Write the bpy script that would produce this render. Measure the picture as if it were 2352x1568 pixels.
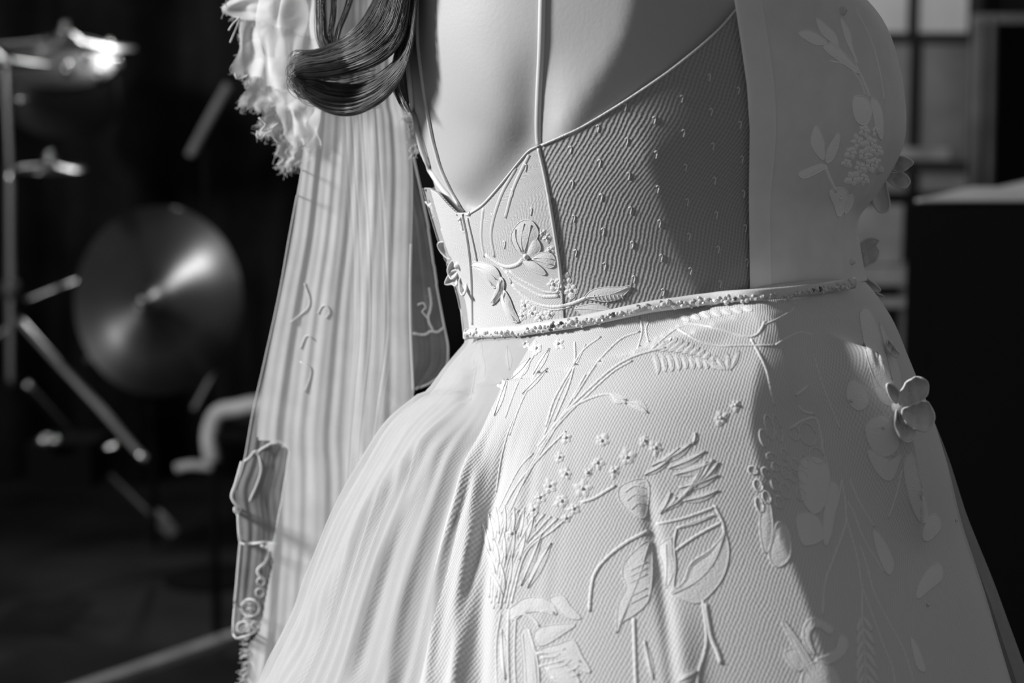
import bpy, math, random
import numpy as np
from mathutils import Vector
from mathutils.bvhtree import BVHTree

random.seed(7); rng = np.random.default_rng(7)
for o in list(bpy.data.objects): bpy.data.objects.remove(o, do_unlink=True)
scene = bpy.context.scene
COL = scene.collection

# ------------------------------------------------------------------ camera
W, H = 2352.0, 1568.0
LENS = 50.0
FPX = W * LENS / 36.0
PITCH = math.radians(6.0)
AIM = np.array([0.0, 0.0, 1.06]); DIST = 0.98
FWD = np.array([0.0, math.cos(PITCH), -math.sin(PITCH)])
UPV = np.array([0.0, math.sin(PITCH), math.cos(PITCH)])
RGT = np.array([1.0, 0.0, 0.0])
CAM = AIM - DIST * FWD
cd = bpy.data.cameras.new('camera'); cam = bpy.data.objects.new('camera', cd); COL.objects.link(cam)
cam.location = CAM; cam.rotation_euler = (math.pi / 2 - PITCH, 0, 0)
cd.lens = LENS; cd.sensor_width = 36.0; cd.clip_start = 0.05; cd.clip_end = 60
cd.dof.use_dof = True; cd.dof.focus_distance = 0.875; cd.dof.aperture_fstop = 4.6; cd.dof.aperture_blades = 9
scene.camera = cam

# ------------------------------------------------------------------ world, key light, exposure
world = bpy.data.worlds.new('world'); scene.world = world; world.use_nodes = True
bg = world.node_tree.nodes['Background']
bg.inputs[0].default_value = (1, 1, 1, 1); bg.inputs[1].default_value = 0.19
KEYDIR = np.array([-0.90, -0.06, 0.42]); KEYDIR = KEYDIR / np.linalg.norm(KEYDIR)
kd = bpy.data.lights.new('stage_lamp', 'AREA'); key = bpy.data.objects.new('stage_lamp', kd); COL.objects.link(key)
kd.shape = 'DISK'; kd.size = 0.60; kd.energy = 158.0
key.location = AIM + KEYDIR * 3.0
key.rotation_euler = Vector(-KEYDIR).to_track_quat('-Z', 'Y').to_euler()
rd = bpy.data.lights.new('rear_lamp', 'AREA'); rim = bpy.data.objects.new('rear_lamp', rd); COL.objects.link(rim)
rd.shape = 'DISK'; rd.size = 0.8; rd.energy = 9.0
rim.location = (1.7, 2.9, 2.2)
rim.rotation_euler = (Vector((0.2, 0, 1.0)) - rim.location).to_track_quat('-Z', 'Y').to_euler()
sd = bpy.data.lights.new('drum_spot', 'SPOT'); spot = bpy.data.objects.new('drum_spot', sd); COL.objects.link(spot)
sd.energy = 90.0; sd.spot_size = math.radians(62); sd.spot_blend = .6; sd.shadow_soft_size = .08
spot.location = (-1.25, 4.5, 2.45)
spot.rotation_euler = (Vector((-1.3, 3.1, 1.15)) - spot.location).to_track_quat('-Z', 'Y').to_euler()
scene.view_settings.view_transform = 'Standard'; scene.view_settings.look = 'None'
scene.view_settings.exposure = 0.0; scene.view_settings.gamma = 1.0
scene.view_settings.use_curve_mapping = False
scene.cycles.transparent_max_bounces = 24
scene.cycles.max_bounces = 6

# ------------------------------------------------------------------ helpers
def nrm(v):
    return v / np.maximum(np.linalg.norm(v, axis=-1, keepdims=True), 1e-12)
def ray(px, py):
    return FWD + RGT * ((px - W / 2) / FPX) - UPV * ((py - H / 2) / FPX)
def P(px, py, Y):
    d = ray(px, py); t = (Y - CAM[1]) / d[1]
    return CAM + d * t
def proj(p):
    q = np.asarray(p) - CAM
    d = q @ FWD
    return W / 2 + FPX * (q @ RGT) / d, H / 2 - FPX * (q @ UPV) / d
def catmull(pts, n):
    """n points evenly spread along a Catmull-Rom curve through pts."""
    p = np.asarray(pts, float)
    if len(p) == 2:
        t = np.linspace(0, 1, n)[:, None]; return p[0] * (1 - t) + p[1] * t
    q = np.vstack([2 * p[0] - p[1], p, 2 * p[-1] - p[-2]])
    out = []
    for i in range(1, len(q) - 2):
        t = np.linspace(0, 1, 16, endpoint=False)[:, None]
        a, b, c, d = q[i - 1], q[i], q[i + 1], q[i + 2]
        out.append(.5 * (2 * b + (c - a) * t + (2 * a - 5 * b + 4 * c - d) * t ** 2 + (3 * b - a - 3 * c + d) * t ** 3))
    out = np.vstack(out + [p[-1:]])
    L = np.r_[0, np.cumsum(np.linalg.norm(np.diff(out, axis=0), axis=1))]
    s = np.linspace(0, L[-1], n)
    return np.stack([np.interp(s, L, out[:, k]) for k in range(out.shape[1])], 1)
def closed(pts, n):
    p = np.asarray(pts, float); m = len(p)
    q = np.vstack([p[-2:], p, p[:2]]); out = []
    for i in range(2, m + 2):
        t = np.linspace(0, 1, 12, endpoint=False)[:, None]
        a, b, c, d = q[i - 1], q[i], q[i + 1], q[(i + 2) % len(q)] if i + 2 < len(q) else p[1]
        out.append(.5 * (2 * b + (c - a) * t + (2 * a - 5 * b + 4 * c - d) * t ** 2 + (3 * b - a - 3 * c + d) * t ** 3))
    out = np.vstack(out); o2 = np.vstack([out, out[:1]])
    L = np.r_[0, np.cumsum(np.linalg.norm(np.diff(o2, axis=0), axis=1))]
    s = np.linspace(0, L[-1], n, endpoint=False)
    return np.stack([np.interp(s, L, o2[:, k]) for k in range(o2.shape[1])], 1)
def plen(pts):
    p = np.asarray(pts, float); return np.linalg.norm(np.diff(p, axis=0), axis=1).sum()

class MB:
    """collects vertices and faces, builds one mesh object"""
    def __init__(s): s.v = []; s.f = []; s.n = 0
    def add(s, v, f):
        v = np.asarray(v, float); s.v.append(v)
        s.f += [tuple(int(i) + s.n for i in q) for q in f]; s.n += len(v); return s
    def grid(s, g, close_u=False):
        r, c = g.shape[:2]; f = []
        for i in range(r - 1):
            for j in range(c if close_u else c - 1):
                k = (j + 1) % c
                f.append((i * c + j, (i + 1) * c + j, (i + 1) * c + k, i * c + k))
        return s.add(g.reshape(-1, 3), f)
    def tube(s, pts, rad, seg=6, caps=True):
        p = np.asarray(pts, float); n = len(p)
        r = np.full(n, rad) if np.isscalar(rad) else np.asarray(rad, float)
        t = nrm(np.gradient(p, axis=0))
        ref = np.array([0, 0, 1.0]) if abs(t[0][2]) < .9 else np.array([1.0, 0, 0])
        u = np.cross(t[0], ref); u /= np.linalg.norm(u); ring = []
        for i in range(n):
            u = u - t[i] * (u @ t[i]); u /= max(np.linalg.norm(u), 1e-9); w = np.cross(t[i], u)
            a = np.arange(seg) * 2 * math.pi / seg
            ring.append(p[i] + r[i] * (np.cos(a)[:, None] * u + np.sin(a)[:, None] * w))
        f = []
        for i in range(n - 1):
            for j in range(seg):
                k = (j + 1) % seg
                f.append((i * seg + j, i * seg + k, (i + 1) * seg + k, (i + 1) * seg + j))
        if caps:
            f.append(tuple(range(seg))[::-1]); f.append(tuple((n - 1) * seg + j for j in range(seg)))
        return s.add(np.vstack(ring), f)
    def box(s, lo, hi, bev=0.0):
        x0, y0, z0 = lo; x1, y1, z1 = hi
        v = [(x0, y0, z0), (x1, y0, z0), (x1, y1, z0), (x0, y1, z0), (x0, y0, z1), (x1, y0, z1), (x1, y1, z1), (x0, y1, z1)]
        return s.add(v, [(3, 2, 1, 0), (4, 5, 6, 7), (0, 1, 5, 4), (1, 2, 6, 5), (2, 3, 7, 6), (3, 0, 4, 7)])
    def lathe(s, prof, origin, axis=(0, 0, 1), seg=48):
        """prof: list of (radius, height) turned about axis"""
        ax = nrm(np.array(axis, float)); ref = np.array([1.0, 0, 0]) if abs(ax[0]) < .9 else np.array([0, 1.0, 0])
        u = nrm(np.cross(ax, ref)); w = np.cross(ax, u); a = np.arange(seg) * 2 * math.pi / seg
        g = np.array([[np.array(origin) + ax * h + r * (math.cos(q) * u + math.sin(q) * w) for q in a] for r, h in prof])
        return s.grid(g, True)
    def build(s, name, mat, parent=None, smooth=True, uv=None):
        v = np.vstack(s.v)
        if parent is not None: v = v - BASE[parent.name]
        me = bpy.data.meshes.new(name); me.from_pydata(v.tolist(), [], s.f); me.update()
        if smooth: me.polygons.foreach_set('use_smooth', [True] * len(me.polygons))
        if uv is not None:
            lay = me.uv_layers.new(name='UVMap')
            idx = np.empty(len(me.loops), dtype=np.int32); me.loops.foreach_get('vertex_index', idx)
            lay.data.foreach_set('uv', np.asarray(uv, float)[idx].reshape(-1))
        if mat is not None: me.materials.append(mat)
        o = bpy.data.objects.new(name, me); COL.objects.link(o)
        if parent is not None:
            o.parent = parent; BASE[o.name] = BASE[parent.name]
        else: BASE[o.name] = np.zeros(3)
        return o
BASE = {}
def empty(name, loc):
    o = bpy.data.objects.new(name, None); COL.objects.link(o); o.location = loc; o.empty_display_size = .05
    BASE[o.name] = np.array(loc, float); return o
def tag(o, label=None, cat=None, group=None, kind=None):
    if label: o['label'] = label
    if cat: o['category'] = cat
    if group: o['group'] = group
    if kind: o['kind'] = kind
    return o
def bvh_of(mbs):
    vs = []; fs = []; n = 0
    for m in mbs:
        v = np.vstack(m.v); vs.append(v); fs += [tuple(i + n for i in f) for f in m.f]; n += len(v)
    return BVHTree.FromPolygons([Vector(v) for v in np.vstack(vs)], fs)
def hit(tree, px, py, Y=-0.02):
    d = ray(px, py); d = d / np.linalg.norm(d)
    loc, n, i, t = tree.ray_cast(Vector(CAM), Vector(d), 3.0)
    if loc is None: return P(px, py, Y), -d
    n = np.array(n)
    if n @ d > 0: n = -n
    return np.array(loc), n

# ------------------------------------------------------------------ materials
def principled(name, col, rough=.6, spec=.3, metal=0.0, sheen=0.0):
    m = bpy.data.materials.new(name); m.use_nodes = True
    b = m.node_tree.nodes['Principled BSDF']
    c = col if not np.isscalar(col) else (col, col, col)
    b.inputs['Base Color'].default_value = (*c, 1); b.inputs['Roughness'].default_value = rough
    b.inputs['Specular IOR Level'].default_value = spec; b.inputs['Metallic'].default_value = metal
    b.inputs['Sheen Weight'].default_value = sheen
    return m, m.node_tree, b
def add_noise_bump(nt, b, scale, strength, dist, coord='Object', detail=3):
    tc = nt.nodes.new('ShaderNodeTexCoord'); n = nt.nodes.new('ShaderNodeTexNoise')
    n.inputs['Scale'].default_value = scale; n.inputs['Detail'].default_value = detail
    bp = nt.nodes.new('ShaderNodeBump'); bp.inputs['Strength'].default_value = strength; bp.inputs['Distance'].default_value = dist
    nt.links.new(tc.outputs[coord], n.inputs['Vector']); nt.links.new(n.outputs['Fac'], bp.inputs['Height'])
    nt.links.new(bp.outputs['Normal'], b.inputs['Normal']); return n, bp
def add_color_noise(nt, b, c0, c1, scale, coord='Object', detail=4):
    tc = nt.nodes.new('ShaderNodeTexCoord'); n = nt.nodes.new('ShaderNodeTexNoise')
    n.inputs['Scale'].default_value = scale; n.inputs['Detail'].default_value = detail
    r = nt.nodes.new('ShaderNodeMapRange'); r.inputs[1].default_value = .3; r.inputs[2].default_value = .7
    r.inputs[3].default_value = c0; r.inputs[4].default_value = c1
    nt.links.new(tc.outputs[coord], n.inputs['Vector']); nt.links.new(n.outputs['Fac'], r.inputs[0])
    nt.links.new(r.outputs[0], b.inputs['Base Color'])
def net_material(name, lo, hi, angle, period, bump=.6, cross=.45, sheen=.15, rough=.75):
    """woven net over a lining: two sets of threads in surface coordinates (metres)"""
    m, nt, b = principled(name, hi, rough, .15, sheen=sheen); N = nt.nodes; L = nt.links
    tc = N.new('ShaderNodeTexCoord')
    nz = N.new('ShaderNodeTexNoise'); nz.inputs['Scale'].default_value = 60; nz.inputs['Detail'].default_value = 2
    L.new(tc.outputs['UV'], nz.inputs['Vector'])
    wob = N.new('ShaderNodeVectorMath'); wob.operation = 'SCALE'; wob.inputs['Scale'].default_value = .0035
    L.new(nz.outputs['Color'], wob.inputs[0])
    ad = N.new('ShaderNodeVectorMath'); ad.operation = 'ADD'; L.new(tc.outputs['UV'], ad.inputs[0]); L.new(wob.outputs[0], ad.inputs[1])
    hs = []
    for a, k in ((angle, 1.0), (angle + 78, cross)):
        mp = N.new('ShaderNodeMapping'); mp.inputs['Rotation'].default_value = (0, 0, math.radians(a))
        L.new(ad.outputs[0], mp.inputs['Vector'])
        w = N.new('ShaderNodeTexWave'); w.wave_type = 'BANDS'; w.bands_direction = 'X'
        w.inputs['Scale'].default_value = 2 * math.pi / (20 * period)
        w.inputs['Distortion'].default_value = 0
        L.new(mp.outputs[0], w.inputs['Vector'])
        mu = N.new('ShaderNodeMath'); mu.operation = 'MULTIPLY'; mu.inputs[1].default_value = k
        L.new(w.outputs['Fac'], mu.inputs[0]); hs.append(mu)
    sm = N.new('ShaderNodeMath'); sm.operation = 'ADD'; L.new(hs[0].outputs[0], sm.inputs[0]); L.new(hs[1].outputs[0], sm.inputs[1])
    mr = N.new('ShaderNodeMapRange'); mr.inputs[1].default_value = 0; mr.inputs[2].default_value = 1 + cross
    mr.inputs[3].default_value = lo; mr.inputs[4].default_value = hi
    L.new(sm.outputs[0], mr.inputs[0]); L.new(mr.outputs[0], b.inputs['Base Color'])
    n2 = N.new('ShaderNodeTexNoise'); n2.inputs['Scale'].default_value = 620; n2.inputs['Detail'].default_value = 2; L.new(tc.outputs['UV'], n2.inputs['Vector'])
    ml = N.new('ShaderNodeMath'); ml.operation = 'MULTIPLY_ADD'; ml.inputs[1].default_value = 1.5; L.new(n2.outputs['Fac'], ml.inputs[0]); L.new(sm.outputs[0], ml.inputs[2])
    bp = N.new('ShaderNodeBump'); bp.inputs['Strength'].default_value = bump; bp.inputs['Distance'].default_value = .0006
    L.new(ml.outputs[0], bp.inputs['Height']); L.new(bp.outputs['Normal'], b.inputs['Normal'])
    return m
def sheer_material(name, col, alpha, var=.25, scale=40, rough=.8, trans=.35):
    """gauze: partly see-through, density varies a little with the weave"""
    m = bpy.data.materials.new(name); m.use_nodes = True; nt = m.node_tree; N = nt.nodes; L = nt.links
    for n in list(N): N.remove(n)
    out = N.new('ShaderNodeOutputMaterial'); mix = N.new('ShaderNodeMixShader')
    tr = N.new('ShaderNodeBsdfTransparent')
    df = N.new('ShaderNodeBsdfDiffuse'); df.inputs[0].default_value = (col, col, col, 1)
    tl = N.new('ShaderNodeBsdfTranslucent'); tl.inputs[0].default_value = (col, col, col, 1)
    m2 = N.new('ShaderNodeMixShader'); m2.inputs[0].default_value = trans
    L.new(df.outputs[0], m2.inputs[1]); L.new(tl.outputs[0], m2.inputs[2])
    tc = N.new('ShaderNodeTexCoord'); nz = N.new('ShaderNodeTexNoise'); nz.inputs['Scale'].default_value = scale; nz.inputs['Detail'].default_value = 5
    L.new(tc.outputs['Object'], nz.inputs['Vector'])
    mr = N.new('ShaderNodeMapRange'); mr.inputs[1].default_value = .3; mr.inputs[2].default_value = .7
    mr.inputs[3].default_value = max(0, alpha - var * .5); mr.inputs[4].default_value = min(1, alpha + var * .5)
    L.new(nz.outputs['Fac'], mr.inputs[0]); L.new(mr.outputs[0], mix.inputs[0])
    L.new(tr.outputs[0], mix.inputs[1]); L.new(m2.outputs[0], mix.inputs[2]); L.new(mix.outputs[0], out.inputs[0])
    return m
M = {}
M['skin'], nt, b = principled('skin', .44, .5, .35)
b.inputs['Subsurface Weight'].default_value = .08; b.inputs['Subsurface Radius'].default_value = (.004, .004, .004)
add_noise_bump(nt, b, 420, .14, .0006)
M['bodice_net'] = net_material('bodice_net', .28, .40, 28, .0024, bump=.55, cross=.3)
M['back_net'] = net_material('back_net', .52, .60, 20, .0022, bump=.2, cross=.3)
M['skirt_net'] = net_material('skirt_net', .48, .64, -30, .0024, bump=.30, cross=.5)
M['lace_overlay'] = sheer_material('lace_overlay', .86, .86, .08, 60, trans=.04)
M['tulle'] = sheer_material('tulle', .66, .30, .10, 60)
M['tulle_dense'] = sheer_material('tulle_dense', .54, .55, .10, 60, trans=.2)
M['veil'] = sheer_material('veil', .80, .62, .16, 30)
M['veil_thin'] = sheer_material('veil_thin', .78, .26, .08, 60)
M['veil_dense'] = sheer_material('veil_dense', .76, .84, .14, 45)
M['thread'], nt, b = principled('thread', .69, .8, .12, sheen=.2); add_noise_bump(nt, b, 1100, .6, .0009)
M['bright_thread'], nt, b = principled('bright_thread', .95, .8, .12, sheen=.2); add_noise_bump(nt, b, 1100, .6, .0009)
M['petal_cloth'], nt, b = principled('petal_cloth', .62, .7, .2, sheen=.2); add_noise_bump(nt, b, 900, .45, .0006)
M['satin'], nt, b = principled('satin', .62, .35, .4); add_noise_bump(nt, b, 500, .1, .0004)
M['ribbon'], nt, b = principled('ribbon', .60, .45, .3); add_noise_bump(nt, b, 700, .3, .0005)
M['crystal'], nt, b = principled('crystal', .55, .06, .9); b.inputs['Coat Weight'].default_value = .8
M['jet'], nt, b = principled('jet', .05, .05, .9)
M['hair'], nt, b = principled('hair', .1, .36, .6); add_color_noise(nt, b, .05, .22, 60)
M['chrome'], nt, b = principled('chrome', .42, .22, .5, 1.0); add_noise_bump(nt, b, 40, .03, .001)
M['black_metal'], nt, b = principled('black_metal', .05, .45, .4); add_noise_bump(nt, b, 90, .05, .001)
M['black_wall'], nt, b = principled('black_wall', .01, .9, .05); add_color_noise(nt, b, .006, .015, 2.0)
M['curtain'], nt, b = principled('curtain', .02, .95, .03); add_color_noise(nt, b, .008, .03, 3.0)
M['stage_floor'], nt, b = principled('stage_floor', .02, .8, .08); add_color_noise(nt, b, .006, .022, 2.5)
M['wood_edge'], nt, b = principled('wood_edge', .25, .5, .3); add_color_noise(nt, b, .16, .3, 12)
M['cabinet'], nt, b = principled('cabinet', .004, .9, .04); add_noise_bump(nt, b, 300, .3, .001)
M['paper'], nt, b = principled('paper', .26, .8, .1); add_color_noise(nt, b, .22, .30, 8)
M['frame_dark'], nt, b = principled('frame_dark', .03, .6, .2); add_noise_bump(nt, b, 30, .05, .001)
M['grey_paint'], nt, b = principled('grey_paint', .35, .7, .2); add_color_noise(nt, b, .2, .45, 6)
def brass(name, col):
    m, nt, b = principled(name, col, .36, .5, 1.0); N = nt.nodes
    b.inputs['Anisotropic'].default_value = .98; b.inputs['Anisotropic Rotation'].default_value = .25
    tg = N.new('ShaderNodeTangent'); tg.direction_type = 'RADIAL'; tg.axis = 'Z'
    nt.links.new(tg.outputs[0], b.inputs['Tangent']); return m
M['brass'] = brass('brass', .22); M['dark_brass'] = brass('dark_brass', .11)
M['drape'], nt, b = principled('drape', .16, .9, .05); add_color_noise(nt, b, .11, .2, 5)
M['pale_paint'], nt, b = principled('pale_paint', .22, .8, .1); add_color_noise(nt, b, .12, .30, 5)
def pane(name, lo, hi, scale):
    m = bpy.data.materials.new(name); m.use_nodes = True; nt = m.node_tree; N = nt.nodes; b = N['Principled BSDF']
    b.inputs['Base Color'].default_value = (.05, .05, .05, 1); b.inputs['Roughness'].default_value = .2
    tc = N.new('ShaderNodeTexCoord'); n = N.new('ShaderNodeTexNoise'); n.inputs['Scale'].default_value = scale; n.inputs['Detail'].default_value = 3
    r = N.new('ShaderNodeMapRange'); r.inputs[1].default_value = .3; r.inputs[2].default_value = .7; r.inputs[3].default_value = lo; r.inputs[4].default_value = hi
    nt.links.new(tc.outputs['Object'], n.inputs['Vector']); nt.links.new(n.outputs['Fac'], r.inputs[0])
    b.inputs['Emission Color'].default_value = (1, 1, 1, 1); nt.links.new(r.outputs[0], b.inputs['Emission Strength'])
    return m
M['pane_bright'] = pane('pane_bright', .20, .30, 2.0)
M['pane_dim'] = pane('pane_dim', .02, .085, 3.0)

# ------------------------------------------------------------------ the setting
def plane_obj(name, mb, mat, parent=None): return tag(mb.build(name, mat, parent, smooth=False), kind='structure' if parent is None else None)
plane_obj('floor', MB().box((-5, -2.5, -.1), (5, 5.2, 0)), M['stage_floor'])
plane_obj('wall_back', MB().box((-5, 5.2, 0), (5, 5.35, 3.6)), M['black_wall'])
g = []
for z in (0.01, 3.5):
    g.append([(x, 4.75 + .10 * math.sin(x * 9) + .05 * math.sin(x * 23 + 1), z) for x in np.linspace(-3.6, .6, 240)])
cur = MB().grid(np.array(g)); o = cur.build('stage_curtain', M['curtain'])
md = o.modifiers.new('s', 'SOLIDIFY'); md.thickness = .012
tag(o, 'dark pleated stage curtain hanging behind the drum hardware', 'curtain')

# ------------------------------------------------------------------ lofted dress and body surfaces
def rails(rows, n, extra=None):
    """rows: Lx Ly Rx Ry b in pixels/metres -> arrays of world left, right, half depth"""
    A = []
    for lx, ly, rx, ry, b_ in rows:
        L = P(lx, ly, 0.0); R = P(rx, ry, 0.0); c = (L + R) / 2
        d = (c - CAM) @ FWD; k = math.sqrt(1 - (b_ / d) ** 2)
        h = (R - L) / 2 * k
        A.append(np.r_[c - h, c + h, b_])
    A = np.array(A); A = np.c_[A, np.full(len(A), math.tan(PITCH))]
    if extra is not None: A = np.vstack([A, np.c_[extra, np.linspace(.085, 0, len(extra))]])
    return catmull(A, n)
def loft(rows, n, m, extra=None, flat=0.0):
    A = rails(rows, n, extra); ph = np.arange(m) * 2 * math.pi / m
    L, R, b_ = A[:, :3], A[:, 3:6], A[:, 6]
    c = (L + R) / 2; h = (R - L) / 2
    e = 1.0 - flat
    cu = np.sign(np.cos(ph)) * np.abs(np.cos(ph)) ** e; sv = np.sign(np.sin(ph)) * np.abs(np.sin(ph)) ** e
    ax = np.stack([0 * b_, 1 + 0 * b_, -A[:, 7]], 1)      # the waist sits a little higher on the near side
    g = c[:, None, :] - h[:, None, :] * cu[None, :, None] - ax[:, None, :] * (b_[:, None] * sv[None, :])[..., None]
    return g          # ph=0 left silhouette, pi/2 towards camera, pi right, 3pi/2 far side
def grid_normals(g):
    du = np.roll(g, -1, 1) - np.roll(g, 1, 1); dv = np.gradient(g, axis=0)
    n = nrm(np.cross(dv, du)); c = g.mean(axis=1, keepdims=True)
    s = np.sign(((g - c) * n).sum(-1, keepdims=True)); s[s == 0] = 1
    return n * s
def poly_dist(x, y, pts):
    """distance to polyline, signed by side (positive to its right in the picture when drawn downwards), and arc fraction"""
    p = catmull(pts, 40); best = np.full(x.shape, 1e9); sg = np.zeros(x.shape); fr = np.zeros(x.shape)
    for i in range(len(p) - 1):
        a, d = p[i], p[i + 1] - p[i]; l2 = d @ d
        t = ((x - a[0]) * d[0] + (y - a[1]) * d[1]) / l2
        tc = np.clip(t, 0, 1)
        qx = x - a[0] - tc * d[0]; qy = y - a[1] - tc * d[1]
        dd = np.hypot(qx, qy); m_ = dd < best
        best = np.where(m_, dd, best)
        sg = np.where(m_, np.sign(d[1] * (x - a[0]) - d[0] * (y - a[1])), sg); fr = np.where(m_, (i + tc) / (len(p) - 1), fr)
    return best, sg, fr
def displace(g, items, nr=None):
    """items: (kind, pts, width px, amp m[, fade0, fade1]) pushed along the normal on the side that faces the camera"""
    nr = grid_normals(g) if nr is None else nr
    x, y = proj(g); face = np.clip(-(nr * nrm(g - CAM)).sum(-1) * 4 + .6, 0, 1)
    d = np.zeros(x.shape)
    for it in items:
        kind, pts, w, amp = it[:4]; f0, f1 = it[4:6] if len(it) > 5 else (.15, .15)
        if kind == 'blob':
            (cx, cy), (rx, ry) = pts; d += amp * np.exp(-((x - cx) / rx) ** 2 - ((y - cy) / ry) ** 2); continue
        if f1 <= .011:      # runs on down to the floor
            e = np.array(pts[-1], float) - np.array(pts[-2], float); e = e / np.hypot(*e); pts = list(pts) + [tuple(np.array(pts[-1]) + e * k) for k in (250, 700, 1600)]; f0 = f0 * .3
        q, s, fr = poly_dist(x, y, pts)
        env = np.clip(fr / max(f0, 1e-6), 0, 1) * np.clip((1 - fr) / max(f1, 1e-6), 0, 1)
        env = env * env * (3 - 2 * env)
        if kind == 'ridge': v = np.exp(-(q / w) ** 2)
        elif kind == 'step':      # long slope on the left, sharp drop on the right
            v = np.where(s < 0, np.exp(-q / w), np.exp(-(q / (w * .3)) ** 1.5))
        elif kind == 'soft':      # long slope on the left, rounded drop on the right
            v = np.where(s < 0, np.exp(-q / w), 1 / (1 + (q / (w * .5)) ** 2))
        elif kind == 'back':      # long slope on the right, sharp drop on the left
            v = np.where(s > 0, np.exp(-q / w), np.exp(-q / (w * .14)))
        d += amp * env * v
    return g + nr * (d * face)[..., None]

TORSO = [(1030, -300, 1790, -300, .140), (975, -150, 1830, -150, .150), (925, 0, 1905, 0, .152), (915, 110, 1998, 100, .152), (922, 200, 2032, 195, .150),
         (940, 290, 2044, 275, .148), (958, 350, 2041, 335, .146), (972, 400, 2020, 385, .143), (985, 445, 1985, 440, .140),
         (1003, 505, 1945, 490, .137), (1022, 565, 1936, 530, .135), (1045, 625, 1942, 580, .133), (1064, 690, 1950, 622, .132), (1074, 765, 1957, 652, .132)]
tg_ = loft(TORSO, 150, 320)
body_bumps = [('soft', [(1470, -160), (1450, 0), (1420, 100), (1350, 210), (1280, 310), (1240, 380)], 170, .010, .2, .2),
              ('ridge', [(1262, 60), (1238, 200), (1232, 290), (1180, 385), (1110, 465), (1080, 500)], 52, -.0075, .45, .05),
              ('blob', ((1130, 180), (130, 260)), 0, .003)]
skin_grid = displace(tg_ - grid_normals(tg_) * .004, body_bumps)

def make_body():
    root = MB()
    top = skin_grid[0].mean(0)
    root.grid(skin_grid, True)
    n, m = skin_grid.shape[:2]
    root.f.append(tuple(range(m))); root.f.append(tuple((n - 1) * m + j for j in range(m))[::-1])
    # shoulders, neck, head, raised forearms, hips and legs are outside the picture or under the dress
    def ell(c, r, seg=20):
        th = np.linspace(0, math.pi, seg); ph = np.linspace(0, 2 * math.pi, 2 * seg, endpoint=False)
        g = np.array([[np.array(c) + np.array([r[0] * math.sin(a) * math.cos(q), r[1] * math.sin(a) * math.sin(q), r[2] * math.cos(a)]) for q in ph] for a in th])
        root.grid(g, True)
    ell(top + np.array([.0, 0, .01]), (.105, .17, .07))
    root.tube(catmull([top + [.0, 0, .02], top + [.01, 0, .1], top + [.03, 0, .17]], 8), np.linspace(.075, .055, 8), 18)
    ell(top + np.array([.045, 0, .255]), (.095, .074, .12)); ell(top + np.array([.135, 0, .245]), (.016, .012, .02))
    for s in (-1, 1):
        root.tube(catmull([top + [.0, s * .145, .0], top + [.12, s * .19, -.02], top + [.27, s * .16, .03], top + [.42, s * .08, .12], top + [.47, s * .06, .15]], 20), np.linspace(.052, .027, 20), 14)
        for k in range(5):
            root.tube(catmull([top + [.46, s * (.04 + .012 * k), .14], top + [.50, s * (.03 + .014 * k), .165 + .004 * k], top + [.525 - .01 * abs(2 - k), s * (.03 + .014 * k), .19]], 6), .009, 8)
    bot = skin_grid[-1].mean(0)
    for s in (-1, 1):
        root.tube(catmull([bot + [0, s * .05, .03], bot + [0, s * .065, -.12], (0.03, s * .09, .5), (0.02, s * .09, .28), (0.02, s * .09, .08), (.03, s * .09, .04)], 24), np.r_[np.linspace(.055, .09, 6), np.linspace(.09, .042, 18)], 16)
        ell((.08, s * .09, .035), (.12, .04, .034))
    return root
person = empty('person', (0.07, 0, 0))
tag(person, 'woman seen from behind wearing a lace wedding dress, bare back and long dark hair', 'person')
body = make_body().build('body', M['skin'], person)
rm = body.modifiers.new('remesh', 'REMESH'); rm.mode = 'VOXEL'; rm.voxel_size = .0035; rm.use_smooth_shade = True
sm_ = body.modifiers.new('smooth', 'SMOOTH'); sm_.factor = .5; sm_.iterations = 4
skin_tree = bvh_of([MB().grid(skin_grid, True)])

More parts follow.
